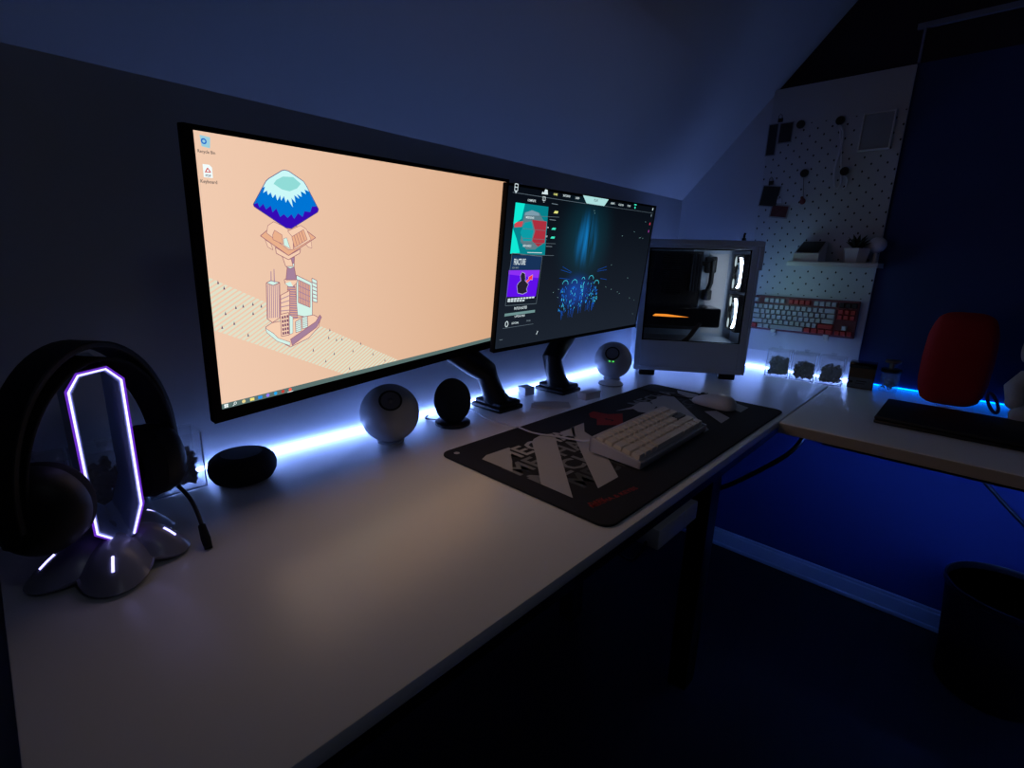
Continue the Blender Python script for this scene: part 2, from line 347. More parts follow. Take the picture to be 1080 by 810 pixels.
# ---------------------------------------------------------------- room
def planks():
    m = mat('dark_floor_boards', srgb(30, 26, 26), 0.5, spec=.25)
    nt = m.node_tree; b = nt.nodes['Principled BSDF']
    tc = nt.nodes.new('ShaderNodeTexCoord'); br = nt.nodes.new('ShaderNodeTexBrick')
    br.inputs['Scale'].default_value = 1.0; br.inputs['Brick Width'].default_value = 1.2; br.inputs['Row Height'].default_value = 0.14
    br.inputs['Mortar Size'].default_value = 0.002
    br.inputs['Color1'].default_value = srgb(24, 20, 22); br.inputs['Color2'].default_value = srgb(18, 16, 18); br.inputs['Mortar'].default_value = srgb(8, 8, 8)
    nt.links.new(tc.outputs['Object'], br.inputs['Vector']); nt.links.new(br.outputs['Color'], b.inputs['Base Color'])
    return m
XL, YF = -3.0, -3.0
struct('floor', MB().box(XL, 0, YF, 0, -0.04, 0), planks())
struct('wall_back', MB().box(XL-.05, 0.05, 0, 0.05, 0, 1.3384), WHITE_WALL)
g = MB()
g.add([(0, 0, 0), (0, YF, 0), (0, YF, Z), (0, 0, Z)], [(0, 1, 2, 3)])
g.add([(0, -.655, Z), (0, YF, Z), (0, YF, 1.667), (0, -.655, 1.667)], [(0, 1, 2, 3)])
ysl = lambda z: -(z-1.3384)*0.48/0.5316
g.add([(0, ysl(1.667), 1.667), (0, YF, 1.667), (0, YF, TOP), (0, YS, TOP)], [(0, 1, 2, 3)])
g.f.pop(); g.m.pop(); g.v = g.v[:-4]; g.mi = 2
g.add([(0, ysl(1.667), 1.667), (0, YF, 1.667), (0, YF, TOP), (0, YS, TOP)], [(0, 1, 2, 3)])
g.mi = 1
g.add([(0, 0, Z), (0, -.655, Z), (0, -.655, 1.667), (0, ysl(1.667), 1.667), (0, 0, 1.3384)], [(0, 1, 2, 3, 4)])
g.sheet = True
struct('wall_right', g, [NAVY, WHITE_WALL, mat('dark_plum_paint', srgb(34, 26, 40), .75, bump=.15, bscale=120)], smooth=False)
g = MB(); g.add([(XL, 0, 1.3384), (0, 0, 1.3384), (0, YS, TOP), (XL, YS, TOP), (0, YF, TOP), (XL, YF, TOP)], [(0, 1, 2, 3), (3, 2, 4, 5)]); g.sheet = True
struct('ceiling', g, WHITE_WALL, smooth=False)
struct('wall_left', MB().box(XL-.05, XL, YF, 0, 0, TOP), NAVY)
struct('wall_front', MB().box(XL, 0, YF-.05, YF, 0, TOP), NAVY)
b = MB(); b.box(-.014, -.0005, YF, 0, 0.0, .058); b.box(-.011, -.0005, YF, 0, .058, .069)
b.box(-.022, -.0142, YF, 0, 0.0, .015)
struct('baseboard_right', b, mat('baseboard_paint', srgb(200, 205, 215), 0.35), bevel=.003)
struct('baseboard_back', MB().box(XL, -.015, -.014, -.0005, 0, .069), mat('baseboard_paint', (1, 1, 1)), bevel=.003)
struct('trim_1', MB().box(-.014, -.0005, -2.0, -.64, 1.752, 1.765), mat('trim_paint', srgb(120, 125, 150), 0.5))
struct('trim_2', MB().box(-.012, -.0005, -.661, -.655, 1.667, 1.752), mat('trim_paint', (1, 1, 1)))

# ---------------------------------------------------------------- desks
d = thing('desk', 'long white desk along the low wall, carrying both monitors', 'desk', (-.975, -.3, 0))
MB().box(-.975, .973, -.3103, .297, .7275, Z, .0015).build('tabletop', [DESK], d)
MB().box(-.975, .60, -.30, -.27, .70, .7275).build('frame_rail', BLACKM, d)
MB().box(.175, .23, -.23, -.18, .0, .7275).build('leg', BLACKM, d, bevel=.002)
MB().box(.175, .23, .14, .19, .0, .7275).build('leg', BLACKM, d, bevel=.002)
MB().box(-.90, -.845, -.23, -.18, .0, .7275).build('leg', BLACKM, d, bevel=.002)
MB().box(-.90, -.845, .14, .19, .0, .7275).build('leg', BLACKM, d, bevel=.002)
d = thing('side_desk', 'white side desk along the dark blue wall, holding jars and plush toys', 'desk', (-.33, -1.35, 0))
MB().box(-.324, .327, -.65, .738, Z-.028, Z, .004).build('tabletop', [DESK], d)
MB().box(-.3262, -.3238, -.65, .735, Z-.026, Z-.003).build('edge_band', EDGE, d)
for y in (-.6, -.5): pass
MB().box(-.30, -.26, -.62, -.58, 0, Z-.028).build('leg', BLACKM, d)
MB().box(.26, .30, -.62, -.58, 0, Z-.028).build('leg', BLACKM, d)

# ---------------------------------------------------------------- light strips
def strip(name, label, boxes, spec, cat='light strip'):
    m = MB()
    for bx in boxes: m.box(*bx)
    o = m.build(name, glow(label[:10]+'_glow', *spec), None, smooth=False); tag(o, label, cat); return o
strip('light_strip', 'white-blue glowing light strip where the long desk meets the low wall', [(-1.76, -.004, -.0080, -.0005, Z+.0005, Z+.0050), (-.0080, -.0005, -.64, -.0085, Z+.0005, Z+.0050)], STRIP_WHITE)
strip('light_strip', 'blue glowing light strip behind the side desk along the dark blue wall', [(-.0045, -.0005, -1.98, -.645, Z+.0005, Z+.0045)], STRIP_BLUE)
ul = thing('light_strip', 'deep blue light strip fixed under the side desk, facing the wall', 'light strip', (-.60, -1.3, Z-.0285))
MB().box(-.012, -.002, -.60, .60, -.016, -.0002).box(-.002, .012, -.60, .60, -.016, -.0135).build('housing', BLACKM, ul, smooth=False)  # unseen shield added to keep the blue light off the long desk
MB().box(-.0018, .004, -.598, .598, -.0130, -.002).build('diffuser', glow('under_glow', *STRIP_UNDER), ul, smooth=False)

lamp = thing('fill_lamp', 'unseen round fill lamp added at the ceiling, very dim', 'lamp', (-1.7, -1.9, TOP-.0005))  # fill light added out of view to lift the dark room
MB().lathe([(0, -.05), (.19, -.05), (.21, -.042), (.21, 0), (0, 0)], 48).build('housing', WPLAS, lamp)
MB().lathe([(0, -.062), (.12, -.0595), (.18, -.052), (.18, -.0504), (0, -.0504)], 48).build('diffuser', glow('lamp_glow', (.74, .84, 1.0), 2.0), lamp)
# ---------------------------------------------------------------- monitors
def place(o, c, yw, ti, ro):
    Rv = Vector((cos(yw), sin(yw), 0)); N = Vector((-sin(yw), cos(yw), 0)); Uv = Vector((0, 0, 1))*cos(ti)+N*sin(ti)
    A = Rv*cos(ro)+Uv*sin(ro); B = -Rv*sin(ro)+Uv*cos(ro); Cn = A.cross(B)
    o.rotation_euler = Matrix((A, B, Cn)).transposed().to_euler(); o.location = c
def monitor(label, c, ang, W, H, bez, bulge):
    l, r, t, b_ = bez
    t_ = thing('monitor', label, 'monitor', c)
    place(t_, c, *ang)
    k = MB(); k.box(-W/2-l, W/2+r, -H/2-b_, H/2+t, -.012, .0, .002); k.box(-W/2+.05, W/2-.05, -H/2+.03, H/2-.05, -bulge, -.0115, .008)
    k.build('housing', mat('housing_plastic', srgb(10, 10, 13), .8, spec=.15), t_)
    z0 = .0002; q = MB()
    q.box(-W/2-l, -W/2, -H/2-b_, H/2+t, z0, .0010); q.box(W/2, W/2+r, -H/2-b_, H/2+t, z0, .0010)
    q.box(-W/2, W/2, H/2, H/2+t, z0, .0010); q.box(-W/2, W/2, -H/2-b_, -H/2, z0, .0010)
    q.build('bezel', mat('bezel_plastic', srgb(9, 9, 12), 0.8, spec=.2), t_)
    return t_
E1 = lambda n, r, g_, b_, s=1.0: glow('screen_'+n, srgb(r, g_, b_), s*SCREEN)
# first monitor: a desktop picture
W, H = .597, .3358
m1 = monitor('larger left monitor showing an orange desktop with a blue mountain', (-1.42624, -.1765, 1.07821), (.15148, -.11879, .0398), W, H, (.011, .009, .006, .018), .035)
s = MB(); Z0 = .0006
mats1 = []
def lay(name, *rgb):
    m = E1(name, *rgb)
    if m not in mats1: mats1.append(m)
    s.mi = mats1.index(m)
def bgmat():
    m = bpy.data.materials.new('screen_orange'); m.use_nodes = True; nt = m.node_tree; nt.nodes.clear()
    tc = nt.nodes.new('ShaderNodeTexCoord'); sp = nt.nodes.new('ShaderNodeSeparateXYZ'); mr = nt.nodes.new('ShaderNodeMapRange')
    mx = nt.nodes.new('ShaderNodeMix'); mx.data_type = 'RGBA'; e = nt.nodes.new('ShaderNodeEmission'); o = nt.nodes.new('ShaderNodeOutputMaterial')
    nt.links.new(tc.outputs['Object'], sp.inputs[0]); nt.links.new(sp.outputs[0], mr.inputs[0])
    mr.inputs[1].default_value = -.30; mr.inputs[2].default_value = .30
    mx.inputs['A'].default_value = srgb(233, 196, 170); mx.inputs['B'].default_value = srgb(208, 163, 128)  # viewing-angle falloff put into the colour: right side darker
    nt.links.new(mr.outputs[0], mx.inputs['Factor']); nt.links.new(mx.outputs['Result'], e.inputs[0]); e.inputs[1].default_value = SCREEN
    nt.links.new(e.outputs[0], o.inputs[0]); return m
mats1.append(bgmat())
s.mi = 0; s.flat([(-W/2, -H/2), (W/2, -H/2), (W/2, H/2), (-W/2, H/2)], .0004)
# striped ground band
lay('stripe', 216, 217, 194)
bt, bb = G1['band_top'], G1['band_bot']
tl = [Vector(bt[0]), Vector(bt[1])]
TP = lambda t: tl[0]+(tl[1]-tl[0])*t
BP = lambda t: Vector(bb[0])+(Vector(bb[2])-Vector(bb[0]))*t
N = 34
for i in range(-14, N+14):
    a, b2 = i/(N-1)*1.0, (i+.52)/(N-1)
    dlt = .17
    def cl(lo, t, up): return lo, up
    dv = Vector((.866, .5))
    def up(p):
        e = tl[1]-tl[0]; w = tl[0]-p; den = dv.x*e.y-dv.y*e.x
        return p+dv*((w.x*e.y-w.y*e.x)/den)
    p0, p1 = BP(a*.97-.0), BP((i+.62)/(N-1)*.97); p2, p3 = up(p1), up(p0)
    pts = [p0, p1, p2, p3]
    if p2.x > .2985: break
    xl = -W/2
    def clipx(poly):
        out = []
        for j in range(len(poly)):
            A_, B_ = poly[j], poly[(j+1) % len(poly)]
            ia, ib = A_.x >= xl, B_.x >= xl
            if ia: out.append(A_)
            if ia != ib: out.append(A_+(B_-A_)*((xl-A_.x)/(B_.x-A_.x)))
        return out
    def clipy(poly, yb=-H/2+.007):
        out = []
        for j in range(len(poly)):
            A_, B_ = poly[j], poly[(j+1) % len(poly)]
            ia, ib = A_.y >= yb, B_.y >= yb
            if ia: out.append(A_)
            if ia != ib: out.append(A_+(B_-A_)*((yb-A_.y)/(B_.y-A_.y)))
        return out
    pts = clipx(pts)
    if len(pts) > 2: pts = clipy(pts)
    if len(pts) > 2: s.flat(pts, Z0)
lay('little_men', 95, 75, 105)
for x, y in G1['men']: s.flat([(x-.0012, y-.0022), (x+.0012, y-.0022), (x, y+.0025)], Z0+.0001)
PUR = ('line', 150, 95, 110); CREAM = ('cream', 238, 200, 172); MINT = ('mint', 205, 235, 225); MAU = ('mauve', 160, 125, 150); ORG = ('pale_orange', 226, 170, 135)
lv = [Z0+.0002]
def shape(key, fill, line=True, wd=.0009):
    lv[0] += .00002
    lay(*fill); s.flat(G1[key], lv[0])
    if line: lv[0] += .00001; lay(*PUR); s.outline(G1[key], wd, lv[0])
def rows(key, n, m, col=MAU, wd=.0011):
    P = [Vector(p) for p in G1[key]][:4]; lv[0] += .00001; lay(*col)
    for i in range(1, n):
        t = i/n; s.line(P[0]+(P[3]-P[0])*t, P[1]+(P[2]-P[1])*t, wd, lv[0])
    for i in range(1, m):
        t = i/m; s.line(P[0]+(P[1]-P[0])*t, P[3]+(P[2]-P[3])*t, wd, lv[0])
for k in ('tall',): shape(k, CREAM)
rows('tall', 1, 1)
lay(*MAU)
for i in range(7):
    t = .08+.14*i; a = Vector(G1['tall'][0]).lerp(Vector(G1['tall'][2]), t); b2 = Vector(G1['tall'][5]).lerp(Vector(G1['tall'][3]), t)
    s.line(a+Vector((0, -.002)), b2, .0011, lv[0]+.00001)
lv[0] += .00002
shape('tall_top', MINT); shape('ant1', MAU, False); shape('ant2', MAU, False)
shape('big', MINT); shape('big_in', ORG); rows('big_in', 4, 8); shape('sign', MINT); rows('sign', 6, 1, PUR)
shape('shaft', MAU)
P = [Vector(p) for p in G1['shaft']]; lay(*ORG); lv[0] += .00001
for i in range(14):
    t = .05+i/14.5; s.line(P[0].lerp(P[3], t), P[1].lerp(P[2], t)+Vector((0, -.0005)), .0012, lv[0])
shape('deck', CREAM); lay('mint', 0, 0, 0); D = [Vector(p) for p in G1['deck']]; lv[0] += .00001; s.flat([D[5], D[6], D[7], D[0]*.5+D[4]*.5], lv[0])
shape('neck', MAU); shape('neck_ring', MINT)
shape('base', CREAM); shape('lip', MINT, wd=.0006)
shape('mid', CREAM); rows('mid', 5, 1); shape('slab', MINT, wd=.0006); shape('front', CREAM); 
P = [Vector(p) for p in G1['front']]; lay('dark_mauve', 110, 60, 95); lv[0] += .00001
for i in range(5):
    for j in range(3):
        a = P[0].lerp(P[1], .15+.29*j).lerp(P[3].lerp(P[2], .15+.29*j), .1+.18*i); s.flat([a, a+Vector((.0024, .0002)), a+Vector((.0026, -.0036)), a+Vector((.0002, -.0038))], lv[0])
shape('small1', MINT); rows('small1', 6, 1, PUR, .0006); shape('small2', MINT); rows('small2', 6, 1, PUR, .0006); shape('rail', MAU)
shape('neck0', CREAM); shape('under', CREAM); shape('pod1', CREAM, wd=.0006); shape('pod2', CREAM, wd=.0006); shape('plat', ORG)
shape('house_l', CREAM, wd=.0006); shape('house_l_in', ORG, wd=.0006); shape('house_glass', MINT, wd=.0005); shape('house_r', CREAM, wd=.0006); shape('barrel', ORG, wd=.0006); rows('barrel', 1, 5, PUR, .0007)
shape('mount', ('peak_blue', 0, 112, 205)); shape('violet', ('peak_violet', 52, 10, 175), False); shape('snow', ('snow', 196, 240, 240), False); shape('crater', ('crater', 140, 212, 208), False)
lay('peak_line', 70, 70, 130); lv[0] += .00001; s.outline(G1['mount'], .0008, lv[0])
# task bar and icons
lay('task_bar', 88, 110, 108); s.flat([(-W/2, -H/2), (W/2, -H/2), (W/2, -H/2+.0075), (-W/2, -H/2+.0075)], Z0+.0001)
ic = G1['icons']; yb = -H/2+.0038
def disc(x, y, r, z, n=10, k=1): s.flat([(x+r*cos(2*pi*i/n), y+k*r*sin(2*pi*i/n)) for i in range(n)], z)
zz = Z0+.0003
lay('icon_white', 235, 245, 245)
for dx in (0, .0027):
    for dy in (0, .0027): s.flat([(ic[0][0]-.0026+dx, yb-.0026+dy), (ic[0][0]-.0002+dx, yb-.0026+dy), (ic[0][0]-.0002+dx, yb-.0002+dy), (ic[0][0]-.0026+dx, yb-.0002+dy)], zz)
disc(ic[1][0]+.0006, yb+.0006, .002, zz); s.line((ic[1][0]-.0028, yb-.0028), (ic[1][0], yb), .0008, zz)
lay('task_bar2', 88, 110, 108); disc(ic[1][0]+.0006, yb+.0006, .0013, zz+.0001)
for i, c in zip(range(2, 9), [('i_gold', 225, 205, 140), ('i_folder', 240, 220, 120), ('i_blue', 30, 140, 230), ('i_purple', 140, 120, 240), ('i_cyan', 30, 160, 230), ('i_red', 190, 60, 50), ('i_coral', 245, 95, 75)]):
    lay(*c)
    if i in (3, 4): s.flat([(ic[i][0]-.003, yb-.0022), (ic[i][0]+.003, yb-.0022), (ic[i][0]+.003, yb+.0018), (ic[i][0]-.003, yb+.0022)], zz)
    else: disc(ic[i][0], yb, .0026, zz)
lay('icon_white', 0, 0, 0); s.line((ic[8][0]-.0045, -H/2+.0006), (ic[8][0]+.0045, -H/2+.0006), .0009, zz)
x, y = G1['bin'][0]
lay('bin_blue', 150, 200, 215); s.flat([(x-.005, y+.006), (x+.0062, y+.005), (x+.005, y-.0065), (x-.004, y-.0055)], zz)
lay('bin_mark', 40, 110, 200); disc(x-.0012, y, .0032, zz+.0001)
lay('bin_blue', 0, 0, 0); disc(x-.0012, y, .0016, zz+.0002)
x, y = G1['pdf'][0]
lay('icon_white', 0, 0, 0); s.flat([(x-.005, y-.0068), (x+.005, y-.0068), (x+.005, y+.0045), (x+.0022, y+.0072), (x-.005, y+.0072)], zz)
lay('pdf_red', 200, 60, 60); s.line((x-.003, y-.0015), (x, y+.0035), .0011, zz+.0001); s.line((x, y+.0035), (x+.003, y-.001), .0011, zz+.0001); s.line((x-.003, y-.0008), (x+.003, y-.0008), .0009, zz+.0001)
lay('label_text', 110, 95, 90)
lay('pdf_text', 80, 90, 110); add_text(s, 'PDF', .0036, (x, y-.0048), zz+.0001)
lay('label_text', 0, 0, 0); add_text(s, 'Recycle Bin', .0048, G1['lab1'][0], zz, width=.019); add_text(s, 'Keyboard', .0052, G1['lab2'][0], zz, width=.0185)
s.sheet = True
s.build('screen', mats1, m1, smooth=False)

# second monitor: a dark game menu
W, H = .6045, .3385
m2 = monitor('smaller-looking right monitor showing a dark game menu with glowing blue figures', (-.85189, -.16450, 1.0831), (-.00223, -.10509, .01688), W, H, (.0045, .0045, .005, .0085), .04)
s = MB(); mats1 = []
def menu_bg():
    m = bpy.data.materials.new('screen_dark_menu'); m.use_nodes = True; nt = m.node_tree; nt.nodes.clear(); L = nt.links.new
    def n(t, **k):
        o = nt.nodes.new(t)
        for a, v in k.items(): setattr(o, a, v)
        return o
    tc = n('ShaderNodeTexCoord'); o = n('ShaderNodeOutputMaterial'); e = n('ShaderNodeEmission'); e.inputs[1].default_value = SCREEN
    def blob(cx, cy, rx, ry, pw=1.0):
        mp = n('ShaderNodeMapping'); mp.inputs['Location'].default_value = (-cx/rx, -cy/ry, 0); mp.inputs['Scale'].default_value = (1/rx, 1/ry, 0)
        le = n('ShaderNodeVectorMath', operation='LENGTH'); mr = n('ShaderNodeMapRange', interpolation_type='SMOOTHERSTEP')
        mr.inputs[1].default_value = 1; mr.inputs[2].default_value = 0
        L(tc.outputs['Object'], mp.inputs[0]); L(mp.outputs[0], le.inputs[0]); L(le.outputs['Value'], mr.inputs[0]); return mr.outputs[0]
    def addc(prev, fac, col):
        mx = n('ShaderNodeMix', data_type='RGBA', blend_type='ADD'); mx.inputs['B'].default_value = col
        mx.clamp_factor = False
        L(fac, mx.inputs['Factor'])
        if hasattr(prev, 'links') or True: L(prev, mx.inputs['A'])
        return mx.outputs['Result']
    # slow change from near black at the top to slate at the bottom
    sp = n('ShaderNodeSeparateXYZ'); L(tc.outputs['Object'], sp.inputs[0])
    mr = n('ShaderNodeMapRange'); mr.inputs[1].default_value = .17; mr.inputs[2].default_value = -.17; L(sp.outputs[1], mr.inputs[0])
    base = n('ShaderNodeMix', data_type='RGBA'); base.inputs['A'].default_value = srgb(7, 12, 20); base.inputs['B'].default_value = srgb(26, 33, 44); L(mr.outputs[0], base.inputs['Factor'])
    sx, sy = G2['streak'][0]
    c = addc(base.outputs['Result'], blob(sx, sy, .15, .16), srgb(0, 40, 50))
    # rising streaks
    mp = n('ShaderNodeMapping'); mp.inputs['Scale'].default_value = (55, 5, 1); L(tc.outputs['Object'], mp.inputs[0])
    no = n('ShaderNodeTexNoise'); no.inputs['Scale'].default_value = 1.0; no.inputs['Detail'].default_value = 2; L(mp.outputs[0], no.inputs[0])
    pw = n('ShaderNodeMapRange'); pw.inputs[1].default_value = .40; pw.inputs[2].default_value = .8; L(no.outputs['Fac'], pw.inputs[0])
    mu = n('ShaderNodeMath', operation='MULTIPLY'); L(pw.outputs[0], mu.inputs[0]); L(blob(sx+.002, sy-.002, .066, .088), mu.inputs[1])
    c = addc(c, mu.outputs[0], srgb(8, 125, 205))
    fx = sum(p[0] for p in G2['figs'])/5; fy = sum(p[1] for p in G2['figs'])/5-.03
    c = addc(c, blob(fx-.02, fy, .09, .06), srgb(8, 50, 130))
    L(c, e.inputs[0]); L(e.outputs[0], o.inputs[0]); return m
mats1.append(menu_bg()); s.mi = 0
s.flat([(-W/2, -H/2), (W/2, -H/2), (W/2, H/2), (-W/2, H/2)], .0004)
lv[0] = .0007
def put(key, col, d=.00003): lv[0] += d; lay(*col); s.flat(G2[key], lv[0])
def word(key, txt, size, col, width=None, ang=0, idx=0, shear=0): lay(*col); add_text(s, txt, size, G2[key][idx], lv[0]+.0001, ang, width=width, shear=shear)
T1 = ('menu_white', 205, 220, 225); T2 = ('menu_dim', 110, 125, 135); YEL = ('menu_yellow', 225, 225, 130); TEAL = ('menu_teal', 60, 225, 190)
put('art', ('art_teal', 5, 125, 135)); put('art_face', ('art_grey', 90, 120, 130)); put('art_white', ('art_pale', 120, 150, 165)); put('art_red', ('art_red', 165, 45, 60)); put('art_teal2', ('art_teal2', 10, 150, 160)); put('art_red2', ('art_red2', 200, 70, 80))
a = [Vector(p) for p in G2['art']]; lay('art_bright', 15, 225, 205); lv[0] += .00003
s.flat([a[0], a[0].lerp(a[1], .27), (a[0].lerp(a[1], .22)).lerp(a[3].lerp(a[2], .2), .3), a[0].lerp(a[3], .42)], lv[0]); s.flat([a[0].lerp(a[3], .5), a[0].lerp(a[3], .5)+Vector((.014, -.02)), a[3]+Vector((.03, .002)), a[3]], lv[0])
put('blue', ('card_blue', 22, 48, 85)); put('purple', ('card_purple', 92, 15, 225))
lay('card_violet', 135, 45, 235); pp = [Vector(p) for p in G2['purple']]; lv[0] += .00002; s.flat([pp[0], pp[1], pp[1].lerp(pp[2], .3), pp[0].lerp(pp[3], .15)], lv[0])
lv[0] += .00002; lay('man_edge', 190, 180, 215); s.outline(G2['man'], .002, lv[0]); put('man', ('man_dark', 35, 30, 45)); put('arrow', ('arrow_red', 245, 50, 70)); lay('man_shirt', 150, 150, 165)
mc = Vector(G2['man'][4]); lay('man_edge2', 190, 180, 215); s.outline(G2['arrow'], .0009, lv[0])
put('bar', ('bar_grey', 105, 140, 140)); put('tab', ('tab_mint', 165, 215, 215))
lay('menu_line', 90, 105, 115); s.outline(G2['frame'], .0011, lv[0]+.00005)
for k in ('line1',):
    for i in range(len(G2[k])-1): s.line(G2[k][i], G2[k][i+1], .0009 if i < 2 else .0006, lv[0])
for k in ('l5', 'l6', 'l7', 'l8', 'l9', 'line2'): s.line(G2[k][0], G2[k][1], .0009, lv[0]+.0001)
word('nav', 'HOME', .006, YEL, .013, idx=0); word('nav', 'BATTLEPASS', .006, T1, .026, idx=1); word('nav', 'CAREER', .006, T1, .016, idx=2)
word('nav', 'PLAY', .008, ('menu_grey', 95, 115, 120), .018, idx=3); word('nav', 'AGENTS', .006, T1, .018, idx=4); word('nav', 'COLLECTION', .006, T1, .024, idx=5); word('nav', 'STORE', .006, T1, .014, idx=6)
x, y = G2['nav'][7]; lay(*TEAL); s.flat([(x-.006, y+.002), (x+.006, y+.002), (x+.006, y+.0045), (x-.006, y+.0045)], lv[0]); disc(x, y-.004, .003, lv[0])
put('hist', T1)
x, y = G2['logo'][0]; lay(*T1)
s.outline([(x-.0045, y-.006), (x+.0045, y-.006), (x+.0045, y+.007), (x-.0045, y+.007)], .0016, lv[0]); s.line((x-.0045, y+.0008), (x+.0045, y+.0008), .0016, lv[0]); s.flat([(x-.003, y-.007), (x+.003, y-.007), (x, y-.011)], lv[0])
x, y = G2['emb'][0]; s.outline([(x-.0042, y-.003), (x+.0042, y-.003), (x+.005, y+.004), (x-.005, y+.004)], .0011, lv[0]); s.line((x, y-.004), (x, y+.005), .001, lv[0]); s.line((x-.002, y-.006), (x+.002, y-.006), .001, lv[0])
word('head1', 'COMPLETE', .006, T1, .026); word('r2', 'MISSIONS', .006, T1, .026); word('r3', 'REWARDS', .006, T1, .027)
for k, wd in (('r1', .022), ('r2b', .022), ('r3b', .022)): x, y = G2[k][0]; lay(*T2); s.line((x-wd/2, y), (x+wd/2, y-.0005), .0013, lv[0])
x, y = G2['r4'][0]; lay(*T1); s.line((x-.024, y), (x+.026, y-.0004), .0013, lv[0])
for k in ('p1',): x, y = G2[k][0]; lay(*YEL); s.flat([(x-.008, y-.0025), (x+.006, y-.0025), (x+.008, y+.0025), (x-.004, y+.0025)], lv[0])
for k in ('p2', 'p3'): x, y = G2[k][0]; lay(*TEAL); s.flat([(x-.008, y-.0022), (x+.006, y-.0022), (x+.008, y+.0022), (x-.004, y+.0022)], lv[0])
word('w2', '1/3', .005, T1); word('w3', '2/3', .005, T1)
word('fracture', 'FRACTURE', .018, T1, .037); word('newmap', 'NEW MAP', .006, T2, .021)
for k in ('txt1', 'txt2'):
    p0, p1 = Vector(G2[k][0]), Vector(G2[k][1]); lay(*T1); n_ = 9 if k == 'txt1' else 6; t = 0
    for i in range(n_): s.line(p0.lerp(p1, i/n_), p0.lerp(p1, (i+.8)/n_), .0035, lv[0])
word('patch', 'PATCH NOTES', .0085, T1, .042); word('sub', 'UPDATES', .006, T1, .034)
x, y = G2['circ'][0]; s.outline([(x+.0045*cos(i*pi/4), y+.0062*sin(i*pi/4)) for i in range(8)], .002, lv[0]); word('t3', 'SOCIAL', .006, T1, .024); word('t4', 'ONLINE', .005, T2, .014)
x, y = G2['cur'][0]; lay(*T1); s.line((x-.002, y-.004), (x+.002, y+.004), .002, lv[0])
# glowing figures: hooded outlines built of short bright strokes
rnd = random.Random(5)
lay('figure_cyan', 70, 215, 240); FC = mats1.index(E1('figure_cyan', 0, 0, 0)); lay('figure_blue', 25, 120, 235); FB = s.mi; lay('figure_deep', 15, 75, 170); FD = s.mi
for k, (fx, fy) in enumerate(G2['figs']):
    wd = .011 if k != 2 else .006; hh = .062 if k != 4 else .045
    for i in range(9):
        a0, a1 = pi*(i/9), pi*((i+.7)/9); s.mi = FC
        s.line((fx+wd*cos(a0), fy-.008+wd*.9*sin(a0)), (fx+wd*cos(a1), fy-.008+wd*.9*sin(a1)), .0017, lv[0])
    for i in range(46):
        x = fx+rnd.uniform(-1.15, 1.15)*wd*(1.0 if i % 2 else 1.2); y = fy-.012-rnd.random()*hh
        s.mi = rnd.choice([FC, FB, FB, FD]); s.line((x, y), (x+rnd.uniform(-.002, .002), y-rnd.uniform(.002, .007)), rnd.uniform(.0009, .0020), lv[0])
    for i in range(7):
        x = fx+rnd.uniform(-1, 1)*wd; y = fy-hh-.012; s.mi = FD; s.line((x, y), (x+.0004, y-rnd.uniform(.008, .022)), .0008, lv[0])
R_ = G2['rays']; s.mi = FD
for i in range(0, len(R_), 2): s.line(R_[i], R_[i+1], .0009, lv[0])
lay('star', 130, 175, 175)
for x, y in G2['stars']: disc(x, y, .0011, lv[0], 6)
for (x, y), c in zip(G2['right'], [T1, T2, ('menu_pink', 200, 60, 90), ('menu_violet', 150, 60, 150)]): lay(*c); disc(x-.004, y, .0022, lv[0], 8, 1.8)
x, y = G2['corner'][0]; lay(*T2); s.line((x-.004, y), (x+.006, y), .001, lv[0])
s.sheet = True
s.build('screen', mats1, m2, smooth=False)

# ---------------------------------------------------------------- monitor arms
def arm(label, base, knee, elbow, vesa, yawv, yawb):
    t = thing('monitor_stand', label, 'monitor stand', base); B0 = Vector(base)
    L = lambda p: Vector(p)-B0
    m = MB(); m.T = Matrix.Rotation(yawb, 4, 'Z'); m.box(-.034, .05, -.045, .058, .0003, .013, .005); m.box(-.028, .046, -.040, .05, .010, .024, .006); m.build('base', BLACKM, t)
    k = L(knee); e = L(elbow); v = L(vesa)
    m = MB(); m.tube([(0, 0, .02), (k*.35)+Vector((0, 0, .01)), k*.8, k, k.lerp(e, .12), k.lerp(e, .3), k.lerp(e, .7), e], .024, 20, rs=[(.036, .03), (.027, .026), (.025, .026), (.027, .028), (.027, .029), (.024, .030), (.023, .029), (.02, .026)]); m.build('riser', BLACKM, t)
    m = MB(); m.lathe([(0, -.022), (.022, -.022), (.022, .022), (0, .022)], 20, axisM(e, (0, 0, 1))); m.build('joint', BLACK, t)
    m = MB(); m.tube([e, e.lerp(v, .5), v], .016, 14, rs=[(.016, .02), (.014, .018), (.014, .016)]); m.build('upper_arm', BLACKM, t)
    m = MB(); m.T = Matrix.Translation(v) @ Matrix.Rotation(yawv, 4, 'Z') @ Matrix.Rotation(.11, 4, 'X'); m.box(-.05, .05, -.006, .001, -.05, .05, .001); m.build('mounting_plate', BLACKM, t)
arm('black monitor arm with its foot left, reaching to the larger orange monitor', (-1.08, -.085, Z), (-1.118, -.082, .845), (-1.26, -.075, .935), (-1.415, -.122, 1.075), .15, .0)
arm('black monitor arm with its foot right, beside the white paper, reaching to the dark monitor', (-.835, -.085, Z), (-.868, -.085, .845), (-.70, -.055, .965), (-.852, -.109, 1.075), 0, .0)

